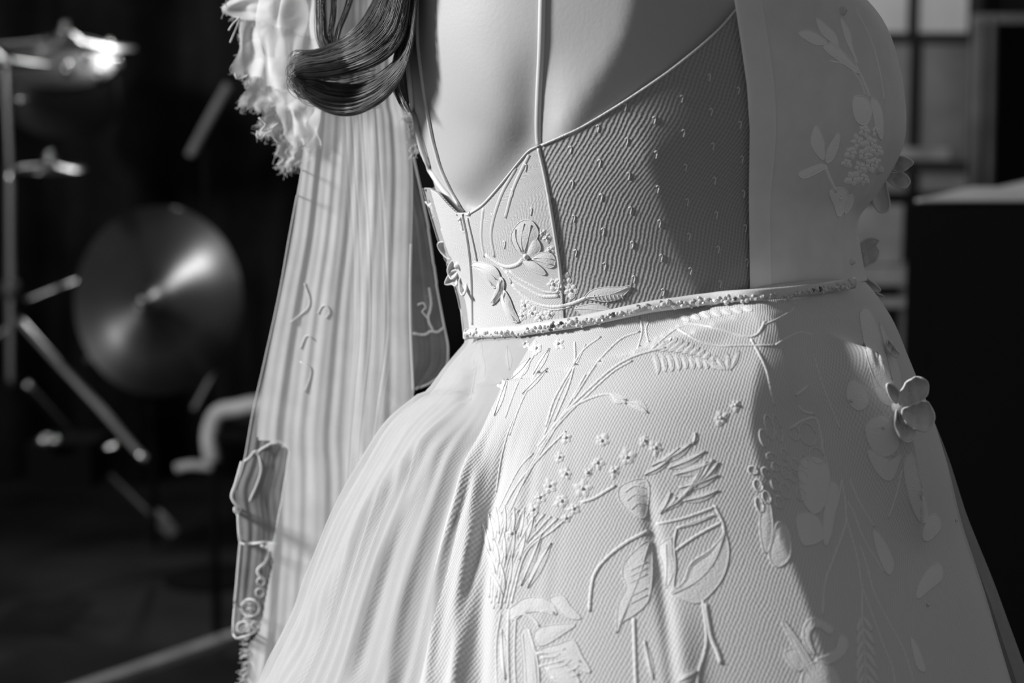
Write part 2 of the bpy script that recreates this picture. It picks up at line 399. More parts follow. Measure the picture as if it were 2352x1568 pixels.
# ---- wedding dress
dress = empty('wedding_dress', (0.07, 0, 0))
tag(dress, 'white lace wedding dress with low back, beaded waist and full tulle skirt', 'wedding dress')
EDGE = np.array([(900, 430), (985, 432), (1007, 443), (1030, 470), (1050, 489), (1075, 488), (1110, 466), (1150, 421), (1190, 371), (1215, 343), (1240, 331), (1300, 306),
                 (1350, 281), (1440, 226), (1530, 165), (1600, 110), (1650, 65), (1685, 25), (1720, -15), (1800, -60), (2100, -90)], float)
def edge_y(x): return np.interp(x, EDGE[:, 0], EDGE[:, 1])
def sub_loft(rows, m, nrow, ph0, ph1, y_top, y_bot, offset, extra_bumps=(), base=None):
    """part of a loft between two picture heights, columns from angle ph0 to ph1"""
    base = loft(rows, 400, 720) if base is None else base
    nr = grid_normals(base); base = displace(base + nr * offset, extra_bumps, nr)
    xs, ys = proj(base); cols = np.linspace(ph0, ph1, m) / (2 * math.pi) * 720
    g = np.zeros((nrow, m, 3)); uv = np.zeros((nrow, m, 2)); u = 0
    for j, cidx in enumerate(cols):
        c0 = int(math.floor(cidx)) % 720; c1 = (c0 + 1) % 720; f = cidx - math.floor(cidx)
        col = base[:, c0] * (1 - f) + base[:, c1] * f
        px, py = proj(col); ang = cidx / 720 * 2 * math.pi
        yt = y_top(px, py, ang); k0 = np.argmax(py - yt >= 0) if (py - yt >= 0).any() else len(py) - 2
        if k0 > 0:
            a0 = (py - yt)[k0 - 1]; a1 = (py - yt)[k0]; r0 = k0 - 1 + (0 - a0) / (a1 - a0 + 1e-9)
        else: r0 = 0.0
        yb = y_bot(px, py, ang); k1 = len(py) - 1 if not (py - yb >= 0).any() else np.argmax(py - yb >= 0)
        rr = np.linspace(r0, max(k1, r0 + 1), nrow); rr = np.clip(rr, 0, len(col) - 1)
        i0 = np.floor(rr).astype(int); i1 = np.minimum(i0 + 1, len(col) - 1); ff = (rr - i0)[:, None]
        g[:, j] = col[i0] * (1 - ff) + col[i1] * ff
        uv[:, j, 1] = g[:, j, 2]
    du = np.r_[0, np.cumsum(np.linalg.norm(np.diff(g[nrow // 2], axis=0), axis=1))]
    uv[:, :, 0] = du[None, :]
    return g, uv.reshape(-1, 2)
BIG = 1e9
def bottom_all(px, py, a): return np.full(px.shape, BIG)
def bodice_top(px, py, a):
    e = edge_y(px)
    if math.sin(a) < 0:          # far side: straight line from back edge to the neckline
        k = (1 - math.cos(a)) / 2; return np.full(px.shape, 440 * (1 - k) + -70 * k)
    return e
BODICE_BUMPS = [('soft', [(1455, 240), (1470, 330), (1505, 430), (1545, 560), (1600, 680), (1630, 760)], 170, .0045, .25, .05)]
g_b, uv_b = sub_loft(TORSO, 360, 120, -math.pi, math.pi * .999, bodice_top, bottom_all, .0035, BODICE_BUMPS)
mb = MB().grid(g_b); bodice = mb.build('bodice', M['bodice_net'], dress, uv=uv_b)
md = bodice.modifiers.new('s', 'SOLIDIFY'); md.thickness = .0012; md.offset = -1
bodice_tree = bvh_of([mb])
def cord_px(tree, pts, rad, lift=0.0, seg=6, step=7, Y=-.02, mbx=None):
    n = max(4, int(plen(pts) / step)); q = catmull(pts, n); out = []
    for x, y in q:
        p, nn = hit(tree, x, y, Y); out.append(p + nn * (lift))
    out = np.array(out)
    return (mbx or MB()).tube(out, rad, seg)
# lighter back panel of the bodice between the centre back and the curved seam
SEAM = np.array([(331, 1236), (345, 1238), (400, 1252), (460, 1263), (540, 1276), (600, 1285), (660, 1292), (800, 1300)], float)
g0 = g_b; x0, y0 = proj(g0)
def panel(gg, xlo, xhi, off, name, mat, m=90):
    """strip of the bodice between two picture curves xlo(y), xhi(y)"""
    n = grid_normals(gg); rows = []; uvr = []
    xx, yy = proj(gg)
    for i in range(gg.shape[0]):
        vis = np.where(gg[i, :, 1] < .03)[0]
        o_ = vis[np.argsort(xx[i, vis])]; xs = xx[i, o_]; pr = gg[i, o_] + n[i, o_] * off
        a = xlo(yy[i, o_][np.argmin(abs(xs - 1200))]); b2 = xhi(yy[i, o_][np.argmin(abs(xs - 1250))])
        t = np.linspace(max(a, xs[0]), min(b2, xs[-1]), m)
        rows.append(np.stack([np.interp(t, xs, pr[:, k]) for k in range(3)], 1)); uvr.append(t)
    g = np.array(rows); uv = np.stack([np.cumsum(np.r_[np.zeros((1, g.shape[0])), np.linalg.norm(np.diff(g, axis=1), axis=2).T], 0).T, g[:, :, 2]], -1).reshape(-1, 2)
    mb = MB().grid(g); o = mb.build(name, mat, dress, uv=uv); return o, mb
seamx = lambda y: np.interp(y, SEAM[:, 0], SEAM[:, 1])
back_panel, bp_mb = panel(g_b, lambda y: 900, seamx, .0007, 'back_panel', M['back_net'])
md = back_panel.modifiers.new('s', 'SOLIDIFY'); md.thickness = .0005; md.offset = -1
bod2_tree = bvh_of([mb, bp_mb])

# sheer front overlay over the bust, its edge running down the side seam
def front_top(px, py, a): return np.full(px.shape, -95.0)
g_f, uv_f = sub_loft(TORSO, 420, 120, math.pi * .45, math.pi * 1.45, front_top, bottom_all, .0075)
xf, yf = proj(g_f); gf2 = np.zeros((120, 200, 3))
for i in range(120):
    bx = np.interp(yf[i, 60], [-100, 0, 100, 200, 300, 450, 700], [1672, 1690, 1705, 1719, 1725, 1723, 1726])
    k = np.argmax((xf[i] >= bx)); f = (bx - xf[i, k - 1]) / (xf[i, k] - xf[i, k - 1]); t = np.linspace(k - 1 + f, 419, 200)
    gf2[i] = np.stack([np.interp(t, np.arange(420), g_f[i, :, q]) for q in range(3)], 1)
fm = MB().grid(gf2); front = fm.build('front_overlay', M['lace_overlay'], dress)
front_tree = bvh_of([fm])
fb = MB().grid(gf2[:, :8] + grid_normals(gf2)[:, :8] * .0008)
side_band = fb.build('side_band', M['lace_overlay'], dress)

# ---- skirt
SKIRT = [(1073, 764, 1958, 653, .134), (1070, 790, 1985, 680, .138), (1052, 812, 2008, 712, .144), (1020, 850, 2032, 755, .152), (985, 900, 2058, 815, .162), (938, 950, 2085, 875, .173),
         (895, 1000, 2118, 950, .183), (858, 1060, 2150, 1050, .196), (800, 1170, 2182, 1175, .215), (742, 1300, 2228, 1310, .24), (698, 1400, 2262, 1420, .26), (605, 1568, 2312, 1568, .29), (520, 1720, 2370, 1720, .32)]
Lf = P(520, 1720, 0); Rf = P(2370, 1720, 0)
extra = np.array([[-.215, 0, .70, .375, 0, .70, .335], [-.26, 0, .60, .42, 0, .60, .36], [-.31, 0, .50, .46, 0, .50, .39], [-.39, 0, .36, .52, 0, .36, .44], [-.50, 0, .2, .58, 0, .2, .49], [-.68, 0, .012, .64, 0, .012, .56]])
FOLDS = [('step', [(1010, 890), (900, 1010), (830, 1150), (770, 1300), (690, 1470), (640, 1600)], 40, .004, .2, .01),
         ('step', [(1075, 925), (1000, 1045), (935, 1110), (882, 1177), (794, 1344), (710, 1495), (680, 1600)], 60, .006, .2, .01),
         ('step', [(1090, 960), (1010, 1090), (940, 1220), (870, 1390), (820, 1600)], 45, .005, .2, .01),
         ('step', [(1100, 960), (1045, 1110), (990, 1260), (940, 1420), (905, 1600)], 45, .006, .2, .01),
         ('step', [(1110, 980), (1075, 1130), (1030, 1300), (990, 1600)], 35, .004, .2, .01),
         ('step', [(1120, 990), (1095, 1180), (1065, 1380), (1050, 1600)], 40, .004, .2, .01),
         ('ridge', [(1210, 960), (1140, 1130), (1108, 1300), (1100, 1600)], 26, -.005, .3, .01),
         ('ridge', [(1090, 830), (1082, 900), (1085, 960)], 16, -.005, .1, .4),
         ('ridge', [(1480, 1080), (1495, 1204), (1510, 1294), (1525, 1392), (1545, 1600)], 14, -.0022, .2, .01),
         ('ridge', [(1545, 1330), (1550, 1450), (1560, 1600)], 40, .003, .4, .01),
                  ('soft', [(1700, 740), (1740, 800), (1775, 930), (1800, 1010)], 60, .005, .3, .5),
         ('soft', [(1850, 770), (1905, 860), (1965, 985), (2025, 1110), (2070, 1210), (2100, 1290)], 44, .016, .25, .3),
         ('ridge', [(1860, 770), (1908, 870), (1960, 985), (2010, 1090), (2055, 1200)], 55, .015, .3, .5),
         ('soft', [(1640, 640), (1700, 740), (1715, 850), (1690, 1000), (1720, 1150), (1765, 1300), (1815, 1450), (1860, 1620)], 320, .026, .22, .01),
         ('blob', ((1480, 960), (230, 170)), 0, .004)]
sg0 = loft(SKIRT, 460, 760, extra)
nrs = grid_normals(sg0)
phs = np.arange(760) * 2 * math.pi / 760
lowz = np.clip((.66 - sg0[..., 2]) / .5, 0, 1)
hid = np.clip(-np.sin(phs) * 2 + .2, 0, 1)[None, :] * np.clip((1.0 - sg0[..., 2]) / .3, 0, 1)
sg0 = sg0 + nrs * (np.sin(phs * 26)[None, :] * (lowz * .02 + hid * .01) * (1 - np.exp(-lowz - hid)))[..., None]
fine = np.exp(-((phs - .55) / .55) ** 4)[None, :] * np.clip((1.035 - sg0[..., 2]) / .05, 0, 1)
sg0 = sg0 + nrs * (fine * .0007 * (np.sin(phs * 95) + .7 * np.sin(phs * 151 + 1))[None, :])[..., None]
skirt_grid = displace(sg0, FOLDS, nrs)
uvs = np.zeros(skirt_grid.shape[:2] + (2,))
row = skirt_grid[150]; uvs[:, :, 0] = np.r_[0, np.cumsum(np.linalg.norm(np.diff(row, axis=0), axis=1))][None, :]
uvs[:, :, 1] = np.r_[0, np.cumsum(np.linalg.norm(np.diff(skirt_grid[:, 190], axis=0), axis=1))][:, None]
sk_mb = MB().grid(skirt_grid, True)
skirt = sk_mb.build('skirt', M['skirt_net'], dress, uv=uvs.reshape(-1, 2))
skirt_tree = bvh_of([sk_mb])
# outer layer of sheer tulle, standing off at both sides
og = loft(SKIRT, 200, 500, extra); on = grid_normals(og)
oz = np.clip((1.02 - og[..., 2]) / .25, 0, 1)
og = og + on * (.002 + .012 * oz * (1 + .5 * np.sin(np.arange(500) * 2 * math.pi / 500 * 9))[None, :])[..., None]
hem = MB().grid(og[:, 215:420])     # right-hand half only
outer = hem.build('outer_tulle', M['tulle'], dress)
gl = np.roll(skirt_grid, 60, 1)[::2, 0:190]; nl = np.roll(nrs, 60, 1)[::2, 0:190]      # thin layer over the gathers at the back
zl = np.clip((1.045 - gl[..., 2]) / .10, 0, 1); wl_ = np.sin(np.arange(190) * .9) + .6 * np.sin(np.arange(190) * .37 + 1)
tp_ = np.clip((190 - np.arange(190)) / 60.0, 0, 1); tp_ = (tp_ * tp_ * (3 - 2 * tp_))[None, :]
MB().grid(gl + nl * (tp_ * (.0025 + zl * (.003 + .0012 * wl_[None, :])) - .0022 * (1 - tp_))[..., None]).build('gathered_tulle', M['tulle_dense'], dress)
# ---- embroidery and applique tools: every piece lies on the surface it is sewn to
def fill_piece(tree, outline, lift=.0002, dome=.0003, rim=.00035, n=36, center=None, Y=-.02, out=0.0, outdir=None, mbx=None, step=None):
    mbx = mbx or MB(); n = max(12, min(56, int(plen(outline) / 5))) if n is None else n
    ring = closed(outline, n); c = ring.mean(0) if center is None else np.array(center, float)
    scl = [1.0, .82, .55, .25]; rows = []; P0 = []
    for k, s_ in enumerate(scl):
        rr = []
        for q in ring:
            x, y = c + (q - c) * s_
            p, nn = hit(tree, x, y, Y)
            p = p + nn * (lift + dome * (1 - s_ * s_))
            rr.append(p)
        rows.append(rr)
    p, nn = hit(tree, c[0], c[1], Y); pc = p + nn * (lift + dome)
    g = np.array(rows); m_ = n; v = np.vstack([g.reshape(-1, 3), pc[None]])
    f = []
    for i in range(len(scl) - 1):
        for j in range(m_):
            k = (j + 1) % m_; f.append((i * m_ + j, i * m_ + k, (i + 1) * m_ + k, (i + 1) * m_ + j))
    L = (len(scl) - 1) * m_
    for j in range(m_): f.append((L + j, L + (j + 1) % m_, len(v) - 1))
    mbx.add(v, f)
    if rim: mbx.tube(np.vstack([g[0], g[0][:1]]), rim, 5, False)
    return mbx
def leaf_shape(b_, t_, w, bend=0.0, n=9):
    b_ = np.array(b_, float); t_ = np.array(t_, float); d = t_ - b_; L = np.hypot(*d); d /= L; q = np.array([-d[1], d[0]])
    a = []; c = []
    for i in range(n):
        u = i / (n - 1); ww = w * .5 * math.sin(math.pi * min(1, u * .96 + .02)) ** .8 * (1.15 - .3 * u)
        m_ = b_ + d * L * u + q * bend * math.sin(math.pi * u)
        a.append(m_ + q * ww); c.append(m_ - q * ww)
    return np.array(a + c[::-1][1:-1])
def leaf(tree, parent, b_, t_, w, bend=0, mat='thread', name='embroidered_leaf', veins=True, lift=.0001, dome=.0004):
    ol = leaf_shape(b_, t_, w, bend); m_ = fill_piece(tree, ol, lift, dome, .00025, None)
    if veins:
        b_ = np.array(b_, float); t_ = np.array(t_, float); d = t_ - b_; q = np.array([-d[1], d[0]]) / np.hypot(*d)
        cord_px(tree, [b_, (b_ + t_) / 2 + q * bend, t_], .0003, lift + dome, 5, mbx=m_)
    return m_.build(name, M[mat], parent)
def outline_leaf(tree, parent, pts, filled=True, mat='thread', vein=None, name='embroidered_leaf', dome=.0003, lift=.00015, Y=-.02):
    m_ = fill_piece(tree, pts, lift, dome, .0003, None, Y=Y) if filled else MB()
    if not filled: cord_px(tree, list(pts) + [pts[0]], .0005, lift * .6, 5, mbx=m_)
    for v in (vein or []): cord_px(tree, v, .0003, lift + dome * .8, 5, mbx=m_)
    return m_.build(name, M[mat], parent)
def stem(tree, parent, pts, r=.0009, name='embroidered_stem', lift=.0004, mat='thread'):
    return cord_px(tree, pts, r * (.95 if name == 'embroidered_stem' else 1), (-.45 * r if name == 'embroidered_stem' else min(lift, .0004)), 8).build(name, M[mat], parent)
def blossom(tree, parent, c, r, rot=0.0, k=5, mat='thread'):
    m_ = MB()
    for i in range(k):
        a = rot + i * 2 * math.pi / k; b_ = np.array(c) + .12 * r * np.array([math.cos(a), math.sin(a)]); t_ = np.array(c) + r * rng.uniform(.75, 1.35) * np.array([math.cos(a), math.sin(a)])
        fill_piece(tree, leaf_shape(b_, t_, r * rng.uniform(.6, .95), n=6), .0001, .0005, .0002, 14, mbx=m_)
    p, nn = hit(tree, *c); m_.lathe([(.0001, .0008), (.0009, .0005), (.0011, 0)], p + nn * .0006, nn, 8)
    return m_.build('embroidered_blossom', M[mat], parent)

# ---- straps
def strap(pts, r, lift, top_out, nm='shoulder_strap'):
    q = catmull(pts, 60); out = []
    for x, y in q:
        p, nn = hit(skin_tree, x, y); out.append(p + nn * lift)
    out = np.array(out)
    return MB().tube(out, r, 10).build(nm, M['satin'], dress)
strap([(1262, -285), (1252, -150), (1246, 0), (1243, 120), (1238, 230), (1237, 300), (1240, 336)], .0023, .0002, 0)
strap([(1010, -280), (950, -150), (936, 60), (944, 180), (957, 290), (975, 360), (1010, 420), (1040, 458), (1064, 488)], .0019, .0010, 0)
strap([(1030, -280), (970, -150), (961, 60), (972, 180), (990, 290), (1004, 350), (1020, 400), (1058, 478)], .0013, .0009, 0)  # added second cord, stands in for the shadow stripes of hair strands

# ---- edge piping of the bodice and panel seams
stem(bod2_tree, bodice, [(1245, 333), (1300, 309), (1350, 284), (1440, 229), (1530, 168), (1600, 113), (1650, 68), (1690, 22)], .0007, 'edge_piping', .0003)
stem(bod2_tree, back_panel, [(1078, 491), (1110, 469), (1150, 424), (1190, 374), (1215, 346), (1240, 334)], .0006, 'edge_piping', .0002, 'satin')
stem(bod2_tree, back_panel, [(1237, 340), (1251, 400), (1262, 460), (1275, 540), (1284, 600), (1290, 650)], .0011, 'seam_cord', .0003, 'satin')
stem(bod2_tree, back_panel, [(1062, 492), (1072, 540), (1080, 600), (1084, 660), (1086, 745)], .0009, 'centre_back_seam', .0003, 'satin')
stem(bod2_tree, back_panel, [(1074, 500), (1088, 560), (1096, 600)], .0006, 'centre_back_seam', .0003, 'satin')
for i, q in enumerate([[(1050, 492), (1056, 484), (1066, 488), (1060, 500), (1054, 506)], [(1058, 506), (1062, 518), (1066, 528)], [(1060, 524), (1066, 534), (1070, 528)], [(1066, 488), (1076, 494), (1080, 486)]]):
    stem(bod2_tree, back_panel, q, .0007, 'hook_loop', .0012, 'satin')
# soft vertical gathers in the sheer back panel
for q in ([(1110, 478), (1105, 540), (1112, 590)], [(1185, 385), (1150, 450), (1128, 530), (1135, 590)], [(1215, 355), (1180, 430), (1160, 500)]):
    stem(bod2_tree, back_panel, q, .0022, 'gather', -.0017, 'satin')

# ---- woven dots of the net
for j in range(-5, 5):
    for i in range(-2, 7):
        x = 1314 + 67 * i + 4 * j; y = 423 + 30 * i + 79 * j
        if not (edge_y(x) + 12 < y < 765 - (x - 1075) * .128 - 30): continue
        if x > 1735 or x < np.interp(y, SEAM[:, 0], SEAM[:, 1]) + 14: continue
        if 1150 < x < 1330 and y > 590: continue
        m_ = cord_px(bodice_tree, [(x - 4, y - 5), (x + 1, y - 9), (x + 3, y - 3), (x, y + 9)], .00042, .0001, 5, 4)
        m_.build('woven_dot', M['thread'], bodice)
for x, y in [(1176, 443), (1219, 486), (1158, 562), (1207, 385), (1240, 540), (1130, 500)]:
    m_ = cord_px(bod2_tree, [(x - 2, y - 9), (x + 3, y - 6), (x, y + 9)], .0004, .0001, 5, 4); m_.build('woven_dot', M['thread'], back_panel)

# ---- beaded belt
BELT = [(1074, 766), (1110, 766), (1150, 765), (1200, 761), (1260, 752), (1300, 745), (1350, 737), (1400, 726), (1450, 715), (1500, 705), (1560, 697), (1620, 691), (1700, 686), (1750, 683), (1800, 678), (1850, 671), (1900, 664), (1930, 659), (1953, 652)]
both = bvh_of([mb, bp_mb, sk_mb, fm])
bq = catmull(BELT, 130); rowsb = []; ctr = []; cn = []
for x, y in bq:
    cand = [hit(both, x, y + d, -.01) for d in (-14, 0, 14)]; k = min(range(3), key=lambda i: cand[i][0][1])
    p, nn = cand[k]; ctr.append(P(x, y, p[1])); cn.append(nn)
def smooth(a, w):
    a = np.array(a); q = np.vstack([np.repeat(a[:1], w, 0), a, np.repeat(a[-1:], w, 0)]); k = np.ones(2 * w + 1) / (2 * w + 1)
    return np.stack([np.convolve(q[:, i], k, 'valid') for i in range(3)], 1)
cs = np.array(ctr); cs[:, 1] = smooth(ctr, 8)[:, 1]; cn = nrm(smooth(cn, 8))
for dy in (-14, -6, 4, 10): rowsb.append([cs[i] + cn[i] * (.0024 if abs(dy) < 8 else .0012) + UPV * (-dy * .00027) for i in range(130)])
bm = MB().grid(np.array(rowsb)); belt = bm.build('beaded_belt', M['ribbon'], dress)
md = belt.modifiers.new('s', 'SOLIDIFY'); md.thickness = .0012; md.offset = 0
belt['label'] = 'narrow ribbon belt sewn with crystals and small pearls'
belt_tree = bvh_of([bm])
def bead_mesh(name, mat, prof, seg):
    m_ = MB().lathe(prof, (0, 0, 0), (0, 1, 0), seg)
    me = bpy.data.meshes.new(name); me.from_pydata(np.vstack(m_.v).tolist(), [], m_.f); me.materials.append(M[mat]); return me
r_ = .0011
sph = [(r_ * math.sin(a), -r_ * math.cos(a)) for a in np.linspace(.05, math.pi - .05, 7)]
ME_P = bead_mesh('pearl', 'satin', sph, 10)
for p_ in ME_P.polygons: p_.use_smooth = True
ME_C = bead_mesh('crystal', 'crystal', [(.0002, -.0011), (.0007, -.001), (.0013, 0), (.0007, .0009), (.0001, .001)], 7)
ME_J = bead_mesh('dark_crystal', 'jet', [(.0002, -.0011), (.0007, -.001), (.0012, 0), (.0007, .0009), (.0001, .001)], 6)
def bead(x, y, sc=1.0, me=None):
    me = me or (ME_C if rng.random() < .6 else ME_P)
    p, nn = hit(belt_tree, x, y, -.012)
    o = bpy.data.objects.new(me.name + '_bead', me); COL.objects.link(o); o.parent = belt
    o.location = p + nn * .0007 - BASE[belt.name]; o.rotation_euler = (rng.uniform(-.7, .7), rng.uniform(0, 6), rng.uniform(-.7, .7)); s_ = sc * rng.uniform(.8, 1.25); o.scale = (s_, s_, s_)
nb = catmull(BELT, 150)
for i, (x, y) in enumerate(nb):
    bead(x + rng.uniform(-2, 2), y + rng.uniform(-6, 6), rng.uniform(.8, 1.3))
for i, (x, y) in enumerate(nb[::3]):
    if rng.random() < .55: bead(x + rng.uniform(-3, 3), y + rng.choice([-9, 9, 10]), .8)
for x, y in [(1270, 748), (1266, 756), (1290, 742), (1865, 667), (1880, 664), (1953, 668), (1410, 722), (1690, 685)]: bead(x, y, 1.25, ME_J)
for x, y in [(1068, 742), (1069, 752), (1071, 760), (1071, 770), (1955, 636), (1950, 645), (1938, 650), (1945, 662), (1935, 668), (1925, 672)]: bead(x, y, 1.1)

# ---- embroidery at the waist, on the bodice
WT = bod2_tree
fl = MB(); p, nn = hit(WT, 1210, 588); fl.lathe([(.0002, .0025), (.0018, .0018), (.0022, 0)], p, nn, 10)
flower = fl.build('flower_applique', M['thread'], dress)
for ol, vs in (([(1189, 515), (1207, 504), (1225, 509), (1238, 533), (1228, 558), (1204, 585), (1186, 573), (1175, 542)], [[(1204, 583), (1200, 550), (1206, 512)], [(1206, 580), (1216, 545), (1222, 515)], [(1200, 578), (1188, 550), (1186, 525)]]),
               ([(1210, 588), (1216, 564), (1228, 545), (1241, 558), (1241, 576), (1222, 591)], []),
               ([(1222, 591), (1244, 579), (1268, 582), (1277, 600), (1268, 614), (1244, 607)], [[(1224, 592), (1250, 590), (1272, 594)], [(1224, 594), (1248, 600), (1270, 606)]]),
               ([(1201, 597), (1225, 600), (1250, 619), (1253, 631), (1225, 622), (1207, 610)], [])):
    outline_leaf(WT, flower, ol, True, 'petal_cloth', vs, 'petal', .0008, .0006)
for q, r in (([(1115, 585), (1140, 604), (1164, 613), (1189, 607), (1201, 594)], .0016), ([(1161, 622), (1183, 646), (1213, 665), (1244, 680), (1284, 680)], .0014),
             ([(1170, 622), (1192, 640), (1222, 656), (1250, 670), (1282, 672)], .0010), ([(1176, 653), (1204, 680), (1232, 698), (1271, 705), (1311, 698), (1348, 683)], .0014),
             ([(1180, 660), (1212, 692), (1240, 705), (1275, 711), (1312, 704)], .0009), ([(1150, 612), (1165, 630), (1176, 653)], .0012)):
    stem(WT, bodice, q, r)
outline_leaf(WT, bodice, [(1345, 682), (1363, 665), (1394, 659), (1425, 659), (1449, 656), (1440, 671), (1421, 686), (1394, 692), (1369, 689)], True, 'petal_cloth',
             [[(1348, 682), (1400, 676), (1446, 658)]] + [[(x, 676), (x + 4, 690 - abs(x - 1395) * .1)] for x in range(1365, 1430, 9)], 'embroidered_leaf', .0007, .0007)
outline_leaf(WT, bodice, [(1320, 708), (1345, 700), (1372, 698), (1403, 712), (1375, 720), (1345, 726)], True, 'petal_cloth', [[(1322, 708), (1360, 710), (1400, 712)]])
for c, r in (((1296, 643), 17), ((1312, 666), 18), ((1271, 652), 15), ((1285, 662), 11), ((1205, 700), 15), ((1222, 718), 14), ((1200, 724), 12), ((1240, 728), 13), ((1262, 722), 12), ((1262, 575), 11), ((1256, 545), 11), ((1245, 535), 9)):
    blossom(WT, bodice, c, r, rng.uniform(0, 6))
# curled petals left of the waist that break the outline
def free_petal(parent, outline, Y, tip_dir, curl, mat='petal_cloth', base=None, name='petal', thick=.0008, cup=.004, vein=False, tilt=0.0):
    """cloth petal standing free of the surface: base on the dress, blade curling along tip_dir (world)"""
    ring = closed(outline, 34); c = ring.mean(0); base = np.array(base if base is not None else outline[0], float)
    far = max(np.hypot(*(ring - base).T)); rows = []
    for s_ in (1, .85, .6, .3, .02):
        rr = []
        for q in ring:
            x, y = c + (q - c) * s_; u = np.hypot(x - base[0], y - base[1]) / far
            rr.append(P(x, y, Y - tilt * (x - base[0]) * .0003) + np.array(tip_dir) * curl * u * u + np.array([0, 1, 0]) * cup * (s_ * s_ - 1) * -1 + np.array([0, .0012, 0]) * math.sin(u * 9 + x * .2))
        rows.append(rr)
    g = np.array(rows); m_ = MB().grid(g, True); m_.tube(np.vstack([g[0], g[0][:1]]), .0006, 5, False)
    o = m_.build(name, M[mat], parent); md = o.modifiers.new('s', 'SOLIDIFY'); md.thickness = thick; return o
def Yon(tree, x, y, d=0.0): return hit(tree, x, y)[0][1] + d
fm2 = MB(); p, nn = hit(WT, 1052, 610); fm2.lathe([(.0002, .003), (.002, .002), (.0025, 0)], p, nn, 10)
f2 = fm2.build('flower_applique', M['thread'], dress)
free_petal(f2, [(1046, 592), (1030, 594), (1014, 578), (1009, 560), (1020, 555), (1034, 562), (1046, 574)], -.035, (-.3, -1, 0), .003, base=(1050, 595), tilt=1.1)
free_petal(f2, [(1052, 598), (1052, 626), (1040, 640), (1030, 620), (1038, 600)], -.04, (-.3, -1, 0), .003, base=(1056, 600), tilt=1.1)
free_petal(f2, [(1060, 622), (1050, 655), (1040, 652), (1026, 652), (1030, 636), (1040, 622)], -.04, (-.3, -1, 0), .003, base=(1062, 624), tilt=1.1)
free_petal(f2, [(1066, 632), (1074, 650), (1073, 675), (1062, 668), (1056, 644)], -.045, (-.2, -1, 0), .01, base=(1066, 632), tilt=1.1)
fm3 = MB(); p, nn = hit(WT, 1152, 642); fm3.lathe([(.0002, .0014), (.001, .001), (.0014, 0)], p, nn, 10)
f3 = fm3.build('flower_applique', M['thread'], dress)
yb = Yon(WT, 1130, 640, -.003)
for ol, vs in (([(1086, 604), (1112, 602), (1138, 612), (1150, 632), (1148, 652), (1134, 660), (1112, 636)], [[(1090, 606), (1120, 616), (1146, 640)], [(1094, 610), (1118, 626), (1138, 654)]]),
               ([(1150, 634), (1160, 648), (1156, 672), (1140, 694), (1128, 700), (1134, 682), (1144, 660)], [[(1152, 638), (1152, 664), (1134, 694)]]),
               ([(1158, 664), (1172, 684), (1182, 710), (1194, 738), (1172, 734), (1156, 706), (1152, 684)], [[(1160, 668), (1168, 700), (1188, 736)]])):
    outline_leaf(WT, f3, ol, True, 'petal_cloth', vs, 'petal', .0020, .0008)
free_petal(f3, [(1000, 462), (985, 470), (979, 462), (992, 480), (1010, 520), (1006, 486)], -.03, (-.2, -1, 0), .002, base=(1010, 520), cup=.001, tilt=1.1)

